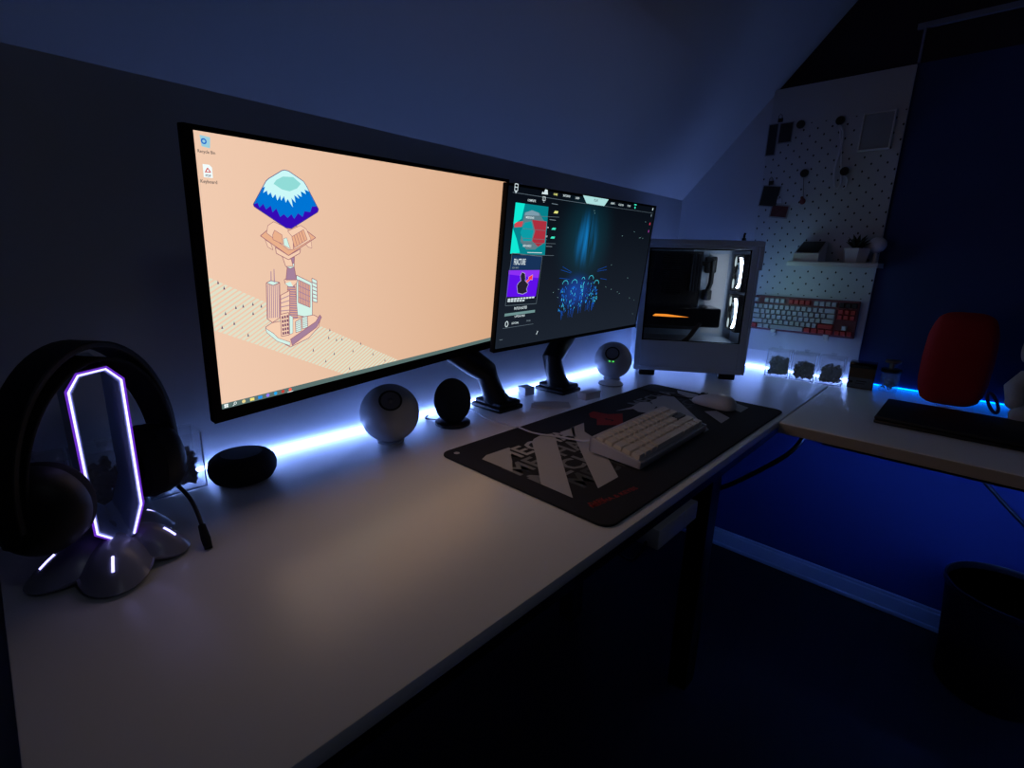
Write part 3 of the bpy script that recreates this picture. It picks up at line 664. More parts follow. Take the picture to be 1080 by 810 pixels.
# ---------------------------------------------------------------- computer case
A0 = (-.479, -.119, Z)
pc = thing('computer_case', 'white computer tower with glass side and glowing fans in the desk corner', 'computer', A0, atan2(-.83, .558))
CASE = mat('case_paint', srgb(200, 216, 235), 0.4)
m = MB()
m.box(0, .335, 0, .2, .02, .034); m.box(0, .335, .192, .2, .02, .415)          # floor and far side
m.box(0, .008, 0, .2, .02, .415)
m.box(0, .0175, 0, .012, .034, .415); m.box(.317, .335, 0, .012, .034, .415); m.box(.0175, .317, 0, .004, .034, .118); m.box(.0175, .317, 0, .012, .405, .415)
m.build('chassis', CASE, pc, bevel=.0012)
MB().box(.009, .316, .006, .191, .108, .114).build('power_shroud', CASE, pc)
m = MB(); m.prism([(-.002, -.004), (.351, -.004), (.351, .204), (-.002, .204)], .415, .431); m.build('top_panel', CASE, pc, bevel=.003)
m = MB(); m.box(.336, .351, -.003, .203, .345, .4145); m.box(.336, .343, -.001, .201, .02, .345); m.build('front_panel', CASE, pc, bevel=.002)
m = MB()
for i in range(52): m.box(.3432, .3452, .0005, .0035, .03+.006*i, .0335+.006*i)
m.build('front_mesh', RIM, pc, smooth=False)
m = MB()
m.box(.018, .3165, .0005, .0035, .1185, .4045); m.build('side_glass', acrylic('smoked_glass', (.10, .11, .13)), pc, smooth=False)
m = MB()
for x0, x1, z0, z1 in ((.018, .0225, .1185, .4045), (.312, .3165, .1185, .4045), (.018, .3165, .1185, .1215), (.018, .3165, .401, .4045)): m.box(x0, x1, -.0008, .0003, z0, z1)
m.build('glass_border', mat('gloss_black', srgb(8, 9, 12), .15), pc, smooth=False)
for u in (.02, .27):
    for v in (.01, .15): MB().box(u, u+.05, v, v+.03, .0002, .0198, .003).build('foot', BLACK, pc)
m = MB()
for i in range(9): m.box(.0, -.0015, .03, .17, .15+.026*i, .162+.026*i)
m.build('rear_vents', BLACK, pc, smooth=False)
m = MB(); m.box(.022, .215, .182, .1915, .135, .40); m.build('motherboard', mat('circuit_board', srgb(18, 20, 24), .5, bump=.3, bscale=300), pc)
m = MB(); m.box(.235, .300, .1895, .1918, .125, .395); m.build('cable_cover', WPLAS, pc, bevel=.002)
# rear fan
def fan(c, ring, name='fan', light=True):
    T = axisM(c, (-1, 0, 0)); h = .058
    f = MB(); f.T = T
    for i in range(4):
        a = i*pi/2; f.T = T @ Matrix.Rotation(a, 4, 'Z'); f.box(-h, h, h-.006, h, -.012, .012, .002)
        f.prism([(h, h), (h, h-.03), (h-.03, h)], -.012, .012)
    fo = f.build(name, BLACK, pc)
    r = MB(); r.T = T; n = 48
    r.lathe([(.0475, .004), (.055, .004), (.055, .0125), (.0475, .0125), (.0475, .004)], n)
    if light:
        u_, v_, w_ = c
        for a0, a1 in ((118, 242),):
            P = [(u_-.0128, v_+.052*cos(radians(a)), w_+.052*sin(radians(a))) for a in [a0+(a1-a0)*i/14 for i in range(15)]]
            MB().tube(P, .004, 10, rs=[(.0040, .0022)]*15).build('light_arc', glow('fan_ring_glow', *ring), fo)
        for a in (50, 310):
            MB().ball((u_-.0128, v_+.044*cos(radians(a)), w_+.046*sin(radians(a))), .0145, .12, .75, 1.1).build('light_lobe', glow('fan_lobe_glow', (.62, .80, .86), .9), fo)
    else: r.build('ring', BLACKM, fo)
    bl = MB(); bl.T = T; bl.lathe([(0, -.01), (.019, -.01), (.019, .009), (.016, .011), (0, .011)], 24)
    for i in range(7):
        a = i*2*pi/7; q = []
        for rr, da in ((.018, 0), (.032, .12), (.045, .34)):
            for ww, zz_ in ((-.32, -.007), (.32, .008)):
                q.append((rr*cos(a+da+ww), rr*sin(a+da+ww), zz_))
        bl.add(q, [(0, 1, 3, 2), (2, 3, 5, 4)])
    bl.sheet = True
    bl.build('rotor', mat('fan_blades', srgb(170, 190, 205) if light else srgb(25, 27, 32), .35), fo)
fan((.320, .10, .335), FAN); fan((.320, .10, .207), FAN)
fan((.029, .10, .335), FAN, light=False)
m = MB(); m.T = Matrix.Rotation(0, 4, 'X')
for i in range(18): m.box(.083, .133, .05, .165, .262+.0065*i, .264+.0065*i)
m.box(.083, .133, .052, .163, .38, .388); m.box(.1, .116, .10, .182, .31, .335)
m.build('cpu_cooler', BLACKM, pc, smooth=False)
m = MB()
for i in range(4): m.box(.172+.009*i, .178+.009*i, .135, .182, .27, .39)
m.build('memory', mat('memory_grey', srgb(60, 64, 72), .4, .4), pc, smooth=False)
m = MB(); m.box(.011, .262, .045, .175, .160, .222, .006); m.box(.02, .255, .044, .0455, .166, .216)
g = m.build('graphics_card', mat('gloss_black', (0, 0, 0)), pc)
m = MB(); m.prism([(.05, .188), (.06, .195), (.10, .196), (.165, .190), (.10, .188)], 0, .0012)
m2_ = MB(); m2_.T = Matrix(((1, 0, 0, 0), (0, 0, -1, .0438), (0, 1, 0, 0), (0, 0, 0, 1))); m2_.prism([(.05, .1915), (.058, .1985), (.095, .1985), (.165, .1915), (.11, .1905)], 0, .001)
m2_.build('light_bar', glow('card_light', srgb(255, 150, 50), 1.3), g)
m = MB(); m.tube([(.155, .03, .115), (.17, .035, .128), (.20, .045, .175)], .01, 12, rs=[(.016, .006), (.012, .006), (.012, .006)]); m.build('power_cable', BLACK, pc)
m = MB(); m.tube([(.205, .12, .36), (.23, .10, .37), (.235, .12, .30), (.225, .14, .25)], .008, 10); m.build('power_cable', BLACK, pc)
m = MB(); m.box(.222, .258, .16, .188, .33, .385, .006); m.build('cable_grommet', BLACK, pc); MB().box(.222, .252, .16, .188, .24, .275, .005).build('cable_grommet', BLACK, pc)
t = tag(MB().box(-.007, .007, -.005, .005, 0, .012, .002).tube([(0, 0, .011), (.0, 0, .02), (.004, 0, .026)], .0035, 10).build('usb_dongle', BLACK, None), 'tiny black dongle standing on top of the white computer tower', 'dongle')
t.location = Vector(A0)+Matrix.Rotation(atan2(-.83, .558), 3, 'Z') @ Vector((.315, .10, .4312))
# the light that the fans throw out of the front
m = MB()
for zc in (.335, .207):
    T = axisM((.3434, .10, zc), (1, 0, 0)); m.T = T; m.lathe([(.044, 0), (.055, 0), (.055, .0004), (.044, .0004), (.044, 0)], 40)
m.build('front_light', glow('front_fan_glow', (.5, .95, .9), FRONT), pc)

# ---------------------------------------------------------------- desk mat
dm = thing('desk_mat', 'large black desk mat with grey stripes and lettering', 'desk mat', (-1.373, -.2243, Z+.0003), -.002)
ML, MW = .8189, .3708
def rrect(x0, x1, y0, y1, r, n=6):
    o = []
    for cx, cy, a0 in ((x1-r, y1-r, 0), (x0+r, y1-r, 90), (x0+r, y0+r, 180), (x1-r, y0+r, 270)):
        for i in range(n+1): a = radians(a0+90*i/n); o.append((cx+r*cos(a), cy+r*sin(a)))
    return o
MATC = mat('mat_cloth', srgb(24, 26, 33), 0.88, bump=.5, bscale=1500)
MB().prism(rrect(0, ML, -MW, 0, .022), 0, .0036).build('pad', MATC, dm, bevel=.0012)
s = MB(); s.sheet = True
zz = .0038
MG = mat('mat_print_grey', srgb(185, 186, 192), .85); MG2 = mat('mat_print_mid', srgb(128, 132, 138), .85); MG3 = mat('mat_print_dark', srgb(68, 74, 80), .85); MR = mat('mat_print_red', srgb(150, 42, 40), .85)
MK = mat('mat_print_black', srgb(20, 22, 28), .88)
s.mi = 2
for i, (x0, x1, y) in enumerate(((.10, .33, -.165), (.11, .34, -.215), (.13, .34, -.268))): pass
def bars(poly, off=0, z=zz):
    s.flat([(x, y) for x, y in GM[poly]], z)
LG = GM
# rows of the repeated word, fading towards the front edge
ang = 0
def mtext(txt, x, y, size, mi, width=None): s.mi = mi; add_text(s, txt, size, (x, y), zz, 0, ax='LEFT', width=width)
GMt = {k: LG[k][0] for k in ('tEC', 'tME', 'tCHA', 'tCH', 'tM2')}
mtext('MECHA', .062, -.100, .062, 0, .205); mtext('MECHA', .034, -.152, .062, 1, .21); mtext('MECHA', .040, -.205, .062, 1, .21); mtext('MECHA', .075, -.255, .062, 2, .21)
mtext('MECHA', .565, -.085, .055, 1, .20); mtext('MECHA', .555, -.130, .055, 2, .20); mtext('MECHA', .60, -.175, .055, 2, .20)
s.mi = 0; zz += .0001
for k in ('left', 'bar1', 'bar2', 'spl', 'barR', 'barR2', 'barR3', 'barR4', 'patchR', 'shapeR'): s.flat(LG[k], zz)
s.mi = 1; s.flat(LG['scrap'], zz)
s.mi = 3; s.flat(LG['emb'], zz)
zz += .0001; s.mi = 4
x, y = LG['embn'][0]; add_text(s, '5', .03, (x, y), zz)
zz -= .0001; s.mi = 3
a0, a1 = [Vector(p) for p in LG['red3']]
b0, b1 = [Vector(p) for p in LG['red1']]; c0, c1 = [Vector(p) for p in LG['red2']]
an = atan2((a1-b0).y, (a1-b0).x)
s_len = (b1-b0).length
add_text(s, 'DARK', .016, b0.lerp(b1, .5), zz, an, width=s_len)
add_text(s, 'MECHA & KEYBS', .013, c0.lerp(a1, .45), zz, an, width=(a1-c0).length*.9)
s.mi = 5; x, y = LG['logo'][0]; s.flat([(x+.006*cos(i*pi/3), y+.006*sin(i*pi/3)) for i in range(6)], zz)
s.build('print', [MG, MG2, MG3, MR, MK, mat('mat_print_white', srgb(190, 190, 195), .8)], dm, smooth=False)

# ---------------------------------------------------------------- compact keyboard on the mat
KZ = Z+.0042
CREAM_K = mat('cream_keycap', srgb(226, 220, 212), .5); WHITE_K = mat('keyboard_case_white', srgb(200, 198, 205), .4)
kb = thing('keyboard', 'white compact keyboard with cream keycaps on the black desk mat', 'keyboard', (-1.0165, -.4705, KZ), radians(1.2))
kw, kd = .302, .108
side = [(-kd/2, 0), (kd/2, 0), (kd/2, .033), (kd/2-.008, .034), (-kd/2+.006, .0175), (-kd/2, .0165)]
def yz_prism(mb, prof, x0, x1):
    n = len(prof); vs = [(x0, y, z) for y, z in prof]+[(x1, y, z) for y, z in prof]
    mb.add(vs, [tuple(range(n)), tuple(range(2*n-1, n-1, -1))]+[(i, n+i, n+(i+1) % n, (i+1) % n) for i in range(n)])
m = MB(); yz_prism(m, [(-kd/2, .001), (kd/2, .006), (kd/2, .026), (-kd/2+.002, .010), (-kd/2, .009)], -kw/2+.004, kw/2-.004)
yz_prism(m, [(-kd/2, .001), (kd/2, .006), (kd/2, .0335), (kd/2-.006, .0335), (-kd/2+.006, .0155), (-kd/2, .0145)], -kw/2, -kw/2+.0055)
yz_prism(m, [(-kd/2, .001), (kd/2, .006), (kd/2, .0335), (kd/2-.006, .0335), (-kd/2+.006, .0155), (-kd/2, .0145)], kw/2-.0055, kw/2)
yz_prism(m, [(kd/2-.006, .006), (kd/2, .006), (kd/2, .0335), (kd/2-.006, .0335)], -kw/2, kw/2); yz_prism(m, [(-kd/2, .001), (-kd/2+.005, .001), (-kd/2+.005, .0125), (-kd/2, .0125)], -kw/2, kw/2)
m.build('case', WHITE_K, kb, bevel=.001)
for fx_ in (-.12, .12):
    MB().box(fx_-.01, fx_+.01, .03, .045, 0, .0065).build('foot', BLACK, kb); MB().box(fx_-.01, fx_+.01, -.05, -.04, 0, .002).build('foot', BLACK, kb)
slope = atan2(.026-.010, kd-.01)
U = (kw-.014)/15; V = (kd-.014)/5
cap_cache = {}
def keycap(wu, m_, U=U, V=V, h=.0095):
    key = (round(wu, 2), m_.name, round(U, 5), h)
    if key not in cap_cache:
        a, b2, t = wu*U/2-.0006, V/2-.0006, .0022
        mb = MB(); mb.add([(-a, -b2, 0), (a, -b2, 0), (a, b2, 0), (-a, b2, 0), (-a+t, -b2+t, h), (a-t, -b2+t, h), (a-t, b2-t*.6, h), (-a+t, b2-t*.6, h)], [(3, 2, 1, 0), (4, 5, 6, 7), (0, 1, 5, 4), (1, 2, 6, 5), (2, 3, 7, 6), (3, 0, 4, 7)])
        o = mb.build('keycap', m_, None, smooth=False, bevel=0); cap_cache[key] = o.data; bpy.data.objects.remove(o)
    return cap_cache[key]
LAY60 = [[1]*13+[2], [1.5]+[1]*12+[1.5], [1.75]+[1]*11+[2.25], [2.25]+[1]*10+[2.75], [1.25, 1.25, 1.25, 6.25, 1.25, 1.25, 1.25, 1.25]]
KDARK = mat('dark_keycap', srgb(32, 34, 48), .5)
for r, row in enumerate(LAY60):
    x = -kw/2+.007; y = kd/2-.007-V*(r+.5)
    zt = .0125+(y+kd/2)*(.0155/kd)
    for i, wu in enumerate(row):
        dark = (r == 2 and i == len(row)-1)
        c = bpy.data.objects.new('keycap', keycap(wu, KDARK if dark else CREAM_K)); COL.objects.link(c); c.parent = kb
        c.location = (x+wu*U/2, y, zt); c.rotation_euler = (slope, 0, 0)
        if dark: c['label'] = 'dark keycap'
        x += wu*U
m = MB(); P = [(-.128, .05, .022), (-.14, .07, .018), (-.17, .105, .0045), (-.20, .135, .0035), (-.235, .17, .0035), (-.25, .21, .0035), (-.255, .247, .0035)]
def smooth_path(P, k=6):
    P = [Vector(p) for p in P]; o = []
    for i in range(len(P)-1):
        p0, p1, p2, p3 = P[max(i-1, 0)], P[i], P[i+1], P[min(i+2, len(P)-1)]
        for j in range(k):
            t = j/k; o.append(.5*((2*p1)+(p2-p0)*t+(2*p0-5*p1+4*p2-p3)*t*t+(3*p1-p0-3*p2+p3)*t**3))
    return o+[P[-1]]
KBC = [(-1.1370, -0.4090, 0.7660), (-1.1350, -0.3850, 0.7570), (-1.1370, -0.3500, 0.7525), (-1.1450, -0.3200, 0.7515), (-1.1570, -0.2950, 0.7515), (-1.1630, -0.2700, 0.7515), (-1.1600, -0.2400, 0.7515), (-1.1560, -0.2235, 0.7510), (-1.1550, -0.2120, 0.7475), (-1.1580, -0.1297, 0.7472), (-1.1464, -0.0919, 0.7472), (-1.1322, -0.0428, 0.7472), (-1.1265, -0.0220, 0.7472)]
KM = Matrix.Rotation(-radians(1.2), 4, 'Z') @ Matrix.Translation((1.0165, .4705, -KZ))
MB().tube(smooth_path([KM @ Vector(q) for q in KBC]), .0018, 8).build('cable', mat('white_cable', srgb(215, 215, 220), .5), kb)

# ---------------------------------------------------------------- mouse
mo = thing('mouse', 'white computer mouse at the right end of the black desk mat', 'mouse', (-.655, -.455, KZ), radians(-8))
def mouse_body(z0=0.0, sc=1.0, zmin=-1, zmax=9):
    m = MB(); bm = bmesh.new(); bmesh.ops.create_uvsphere(bm, u_segments=32, v_segments=20, radius=1)
    for v in bm.verts:
        x, y, z = v.co; f = lambda t, p: abs(t)**p*(1 if t >= 0 else -1)
        yy = f(y, .8); wd = .031*(1-.12*cos(yy*2.2)); zz_ = max(z, -.25)
        v.co = (f(x, .8)*wd*sc, yy*.057*sc, .0065+max(0, zz_)*(.026-.012*yy)*1.0*sc+min(0, zz_)*.022)
    return m.bm(bm)
mouse_body().build('shell', WPLAS, mo)
m = MB(); m.lathe([(0, -.003), (.0085, -.003), (.0095, -.001), (.0095, .001), (.0085, .003), (0, .003)], 24, axisM((0, .032, .0200), (1, 0, 0))); m.build('scroll_wheel', BLACK, mo)
m = MB(); m.T = Matrix.Translation((0, .032, .0226)) @ Matrix.Rotation(radians(-17), 4, 'X'); m.box(-.0040, .0040, -.013, .013, -.002, .0034, .001); m.build('wheel_slot', BLACK, mo)
m = MB(); m.tube(smooth_path([(0, .055, .01), (.002, .068, .004), (-.004, .10, .002), (-.02, .14, .0018), (-.022, .195, .0018), (-.02, .222, .0018)]), .0016, 8); m.build('cable', BLACK, mo)

# ---------------------------------------------------------------- round loudspeakers
SPK = mat('speaker_white', srgb(178, 182, 192), .38)
def speaker(label, c, to_cam, leds=False, r=.0575):
    t = thing('speaker', label, 'speaker', (c[0], c[1], Z))
    h = c[2]-Z; C0 = Vector((0, 0, h)); n = Vector(to_cam).normalized()
    prof = []; k = 22; a_cut = .42 if not leds else .62
    for i in range(k+1):
        a = pi-(pi-a_cut)*i/k; prof.append((r*sin(a) if i else 0, r*cos(a)))
    zf = r*cos(a_cut); prof += [(r*sin(a_cut)-.002, zf+.0006), (.0225, zf-.001), (.0215, zf-.004), (0, zf-.004)]
    M_ = axisM(C0, n)
    MB().lathe(prof, 48, M_).build('shell', SPK, t)
    MB().lathe([(.0185, zf-.003), (.0215, zf-.003), (.0218, zf+.0012), (.0195, zf+.002), (.018, zf+.0006), (.0185, zf-.003)], 40, M_).build('driver_ring', BLACK, t)
    MB().lathe([(.0182, zf+.0003), (.013, zf-.003), (.008, zf-.002), (.006, zf+.0006), (0, zf+.0025)][::-1], 40, M_).build('driver_cone', mat('driver_cone_grey', srgb(125, 125, 135), .3), t)
    MB().lathe([(0, 0), (.026, 0), (.027, .003), (.022, .008), (.015, .012)], 32).build('base', SPK, t)
    if leds:
        for dx in (-.006, .005):
            p_ = M_ @ Vector((dx*1.0+.0, -.0, 0)); sd = n.cross(Vector((0, 0, 1))).normalized(); dn = sd.cross(n)
            q = C0+n*(zf+.0002)-(n.cross(sd).normalized())*(-1)*0
            upv = sd.cross(n).normalized(); 
            q = C0+n*(zf+.0)-upv*.0275*(1 if upv.z > 0 else -1)+sd*dx
            MB().ball(q, .0018, n=10).build('status_light', glow('green_status', (.1, 1.0, .12), 3.0), t)
    return t
speaker('grey-white ball speaker nearest the camera, under the orange monitor', (-1.395, -.10, .8035), (-.36, -.62, .66))
speaker('white ball speaker with green status lights beside the computer tower', (-.585, -.105, .806), (-.72, -.34, .58), True)
pk = thing('puck', 'flat round white puck on the desk in front of the green-lit speaker', 'puck', (-.655, -.145, Z+.0002))
MB().lathe([(0, 0), (.033, 0), (.036, .002), (.0365, .006), (.034, .009), (.03, .0095), (0, .0095)], 40).build('body', WPLAS, pk)
MB().lathe([(.0366, .003), (.0372, .0035), (.0372, .005), (.0366, .0055), (.0366, .003)], 40).build('band', GREY, pk)

# fabric puck speaker on the left
ps = thing('smart_speaker', 'charcoal fabric puck speaker standing left of the round white speaker', 'speaker', (-1.664, -.083, Z))
MB().lathe([(0, .0), (.036, .0), (.044, .004), (.0495, .014), (.0505, .024), (.048, .034), (.041, .0405), (.034, .043), (0, .0435)], 48).build('body', mat('charcoal_fabric', srgb(24, 25, 30), .9, bump=.5, bscale=1400), ps)
MB().lathe([(0, .0436), (.030, .0436), (.030, .0444), (0, .0446)], 40).build('top_disc', BLACK, ps)

# wireless charger
wc = thing('wireless_charger', 'black oval phone charging stand between the speaker and monitor arm', 'charger', (-1.238, -.105, Z), radians(-38))
MB().lathe([(0, 0), (.036, 0), (.039, .002), (.039, .007), (.036, .009), (0, .010)], 40).build('base', BLACKM, wc)
m = MB(); T = Matrix.Translation((0, .008, .052)) @ Matrix.Rotation(radians(68), 4, 'X') @ Matrix.Diagonal((.041, .050, 1, 1))
m.lathe([(0, -.005), (.96, -.005), (1, -.002), (1, .002), (.96, .0045), (.9, .005), (0, .0045)], 48, T); m.build('charging_disc', BLACK, wc)
m = MB(); m.tube([(0, .018, .004), (0, .022, .03), (0, .017, .05)], .008, 12, rs=[(.012, .006), (.010, .005), (.012, .004)]); m.build('bracket', BLACK, wc)
m = MB(); m.tube(smooth_path([(-.03, .02, .004), (-.045, .030, .0022), (-.06, .040, .002), (-.055, .060, .002)]), .0018, 8); m.build('cable', BLACK, wc)

# papers beside the second arm
m = MB(); sh = [(-.05, -.028), (.0, -.04), (.05, -.03), (.055, .012), (.02, .02), (-.035, .018)]
m.prism(sh, 0, .0016); m.prism([(-.05, -.028), (.0, -.04), (.01, -.01), (-.045, .0)], .0016, .004)
t = tag(m.build('paper', mat('white_paper', srgb(205, 205, 210), .7), None, loc=(-.955, -.150, Z+.0003)), 'loose folded white paper lying on the desk before the second monitor arm', 'paper'); t.rotation_euler = (0, 0, radians(-40))
def small_box(label, loc, rz, a, b_, h):
    t = thing('carton', label, 'box', loc, rz); MB().box(-a/2, a/2, -b_/2, b_/2, .0002, h-.005, .001).build('body', WPLAS, t); MB().box(-a/2-.0008, a/2+.0008, -b_/2-.0008, b_/2+.0008, h-.0048, h, .001).build('lid', WPLAS, t)
small_box('small white box left of the other, by the foot of the second monitor arm', (-.925, -.045, Z), radians(-10), .032, .034, .022)
small_box('larger white box in front of the foot of the second monitor arm', (-.826, -.185, Z), radians(-6), .06, .03, .02)

# ---------------------------------------------------------------- headphone stand
HX, HY = -1.847, -.215
st = thing('headphone_stand', 'glossy dark headphone stand with glowing violet outline', 'headphone stand', (HX, HY, Z))
GD = mat('stand_gloss', srgb(150, 152, 172), .28)
LB = ((190, .088), (256, .090), (326, .072), (45, .078), (115, .080))
def lobef(a):
    best = (0, .08)
    for d_, r_ in LB:
        c_ = max(0, cos(a-radians(d_)))**5
        if c_ > best[0]: best = (c_, r_)
    return best
bm = bmesh.new(); rings, segs = 16, 120; vv = []
for i in range(rings+1):
    t_ = i/rings
    row = []
    for k in range(segs):
        a = 2*pi*k/segs; lobe, rl = lobef(a)
        rad = .040+(rl-.040)*lobe**.9
        zt = .028*(1-t_**2.4)+.005+.012*lobe*(1-t_)*4*t_
        row.append(bm.verts.new((rad*t_*cos(a), rad*t_*sin(a), max(zt, .004+.014*(1-lobe)))))
    vv.append(row)
low = [bm.verts.new((v.co.x*.95, v.co.y*.95, .0005+.014*(1-lobef(2*pi*k/segs)[0]))) for k, v in enumerate(vv[-1])]
for i in range(rings):
    for k in range(segs):
        l = (k+1) % segs
        if i == 0:
            pass
        bm.faces.new((vv[i][k], vv[i][l], vv[i+1][l], vv[i+1][k]))
for k in range(segs): bm.faces.new((vv[-1][k], vv[-1][(k+1) % segs], low[(k+1) % segs], low[k]))
bm.faces.new(low[::-1])
bmesh.ops.remove_doubles(bm, verts=bm.verts[:], dist=1e-6)
MB().bm(bm).build('base', GD, st)
LED = glow('stand_light_glow', *STAND_LED)
for d_, r_ in LB:
    a = radians(d_); c, s_ = cos(a), sin(a); zf_ = lambda t: .028*(1-t**2.4)+.005+.012*(1-t)*4*t+.0002
    pts = [(r_*t*c, r_*t*s_, zf_(t)) for t in (.66, .74, .82)]
    MB().tube(pts, .0013, 8).build('light_slit', LED, st)
ringp = [(-.0235, .215), (-.013, .232), (.012, .236), (.0245, .222), (.0235, .072), (.011, .036), (.000, .031), (-.0225, .050)]
ringp = [(x, z) for x, z in ringp]
m = MB(); n = len(ringp); inn = [(x*.80, .135+(z-.135)*.955) for x, z in ringp]
for y0, y1 in ((-.028, .085),):
    vs = [(x, y0, z) for x, z in ringp]+[(x, y1, z) for x, z in ringp]+[(x, y0, z) for x, z in inn]+[(x, y1, z) for x, z in inn]; fs = []
    for i in range(n):
        j = (i+1) % n
        fs += [(i, j, n+j, n+i), (2*n+i, 3*n+i, 3*n+j, 2*n+j), (i, 2*n+i, 2*n+j, j), (n+i, n+j, 3*n+j, 3*n+i)]
    m.add(vs, fs)
m.build('column', mat('column_satin', srgb(185, 200, 230), .4), st, bevel=.0012)
op = [(x*.93, -.0292, .135+(z-.135)*.985) for x, z in ringp]
seq = [op[6], op[7], op[0], op[1], op[2], op[3], op[4], op[5]]
MB().tube([Vector(op[7]).lerp(Vector(op[6]), .98)]+[op[7], op[0], op[1], op[2], op[3], op[4]]+[Vector(op[4]).lerp(Vector(op[5]), .95)], .0011, 8).build('light_outline', LED, st)

dq = [(x*1.0, -.0285, .135+(z-.135)*1.0) for x, z in ringp]
MB().tube([Vector(dq[7]).lerp(Vector(dq[6]), .9), dq[7], dq[0], dq[1], dq[2], dq[3], dq[4], Vector(dq[4]).lerp(Vector(dq[5]), .9)], .0014, 8).build('violet_halo', glow('violet_glow', (.20, .04, .8), .7), st)  # glowing tube imitates the violet halo around the light outline
# ---------------------------------------------------------------- headphones hanging on it
ha = radians(38)
HP0 = Vector((HX-.006, HY-.006, Z-.006))
hp = thing('headset', 'black over-ear headset hanging on the glowing stand', 'headset', HP0, ha)
FOAM = mat('earpad_foam', srgb(10, 10, 13), .9, bump=.3, bscale=500); HB = mat('headset_black', srgb(13, 13, 16), .5)
zc = .105; rr = .082; ztop = .262
def arch(w_, t_, rx, z0, zt, a0, a1, n=36):
    m = MB(); P = []
    for i in range(n+1):
        a = a0+(a1-a0)*i/n; P.append((rx*cos(a), z0+(zt-z0)*sin(a)))
    vs = []; fs = []
    for i, (x, z) in enumerate(P):
        q0 = P[max(i-1, 0)]; q1 = P[min(i+1, n)]; d = Vector((q1[0]-q0[0], q1[1]-q0[1])).normalized(); nr = Vector((d.y, -d.x))
        if nr.x*x+nr.y*(z-z0) < 0: nr = -nr
        ww = w_*(.75+.25*sin(a0+(a1-a0)*i/n))
        for yy, tt in ((-ww, 0), (-ww, t_), (ww, t_), (ww, 0)): vs.append((x+nr.x*tt, yy, z+nr.y*tt))
    for i in range(n):
        for k in range(4): l = (k+1) % 4; fs.append((i*4+k, i*4+l, i*4+4+l, i*4+4+k))
    fs += [(0, 1, 2, 3), (4*n, 4*n+3, 4*n+2, 4*n+1)]
    return m.add(vs, fs)
arch(.019, .007, .096, .12, .262, radians(-8), radians(188)).build('headband', HB, hp, bevel=.0015)
arch(.022, .004, .0905, .12, .2475, radians(-4), radians(184)).build('suspension_strap', FOAM, hp, bevel=.001)
for sgn, nm in ((-1, 'near'), (1, 'far')):
    T = Matrix.Translation((sgn*(.076 if sgn > 0 else .070), 0, zc+(.004 if sgn < 0 else 0))) @ Matrix.Rotation(radians(-26 if sgn > 0 else 26), 4, 'Z') @ Matrix.Rotation(sgn*pi/2, 4, 'Y')
    sc = Matrix.Diagonal((1.0, .88, 1, 1))
    cup = MB().lathe([(0, .028), (.022, .0275), (.036, .022), (.044, .012), (.0465, 0), (.0465, -.004), (0, -.004)], 44, T @ sc).build('ear_cup', HB, hp)
    MB().lathe([(.022, -.004), (.046, -.004), (.0475, -.012), (.044, -.021), (.034, -.025), (.024, -.021), (.022, -.004)], 44, T @ sc).build('ear_pad', FOAM, cup)
    m = MB(); m.tube([(sgn*.094, 0, .118), (sgn*.101, 0, .10), (sgn*.1015, 0, .085)], .006, 10, rs=[(.012, .004), (.014, .003), (.010, .003)]); m.build('yoke', HB, hp)
m = MB(); MP = [Matrix.Rotation(-ha, 4, 'Z') @ (Vector(q)-HP0) for q in ((-1.7772, -0.1650, 0.8027), (-1.7711, -0.1850, 0.7953), (-1.7678, -0.2100, 0.7856), (-1.7679, -0.2360, 0.7716), (-1.7696, -0.2580, 0.7549))]
m.tube(smooth_path(MP), .0026, 10); bo = m.build('microphone_boom', BLACK, hp)
MB().tube([MP[-2].lerp(MP[-1], .3), MP[-1], MP[-1]+(MP[-1]-MP[-2])*.5], .005, 14, rs=[.0042, .0055, .0045]).build('microphone_capsule', FOAM, bo)

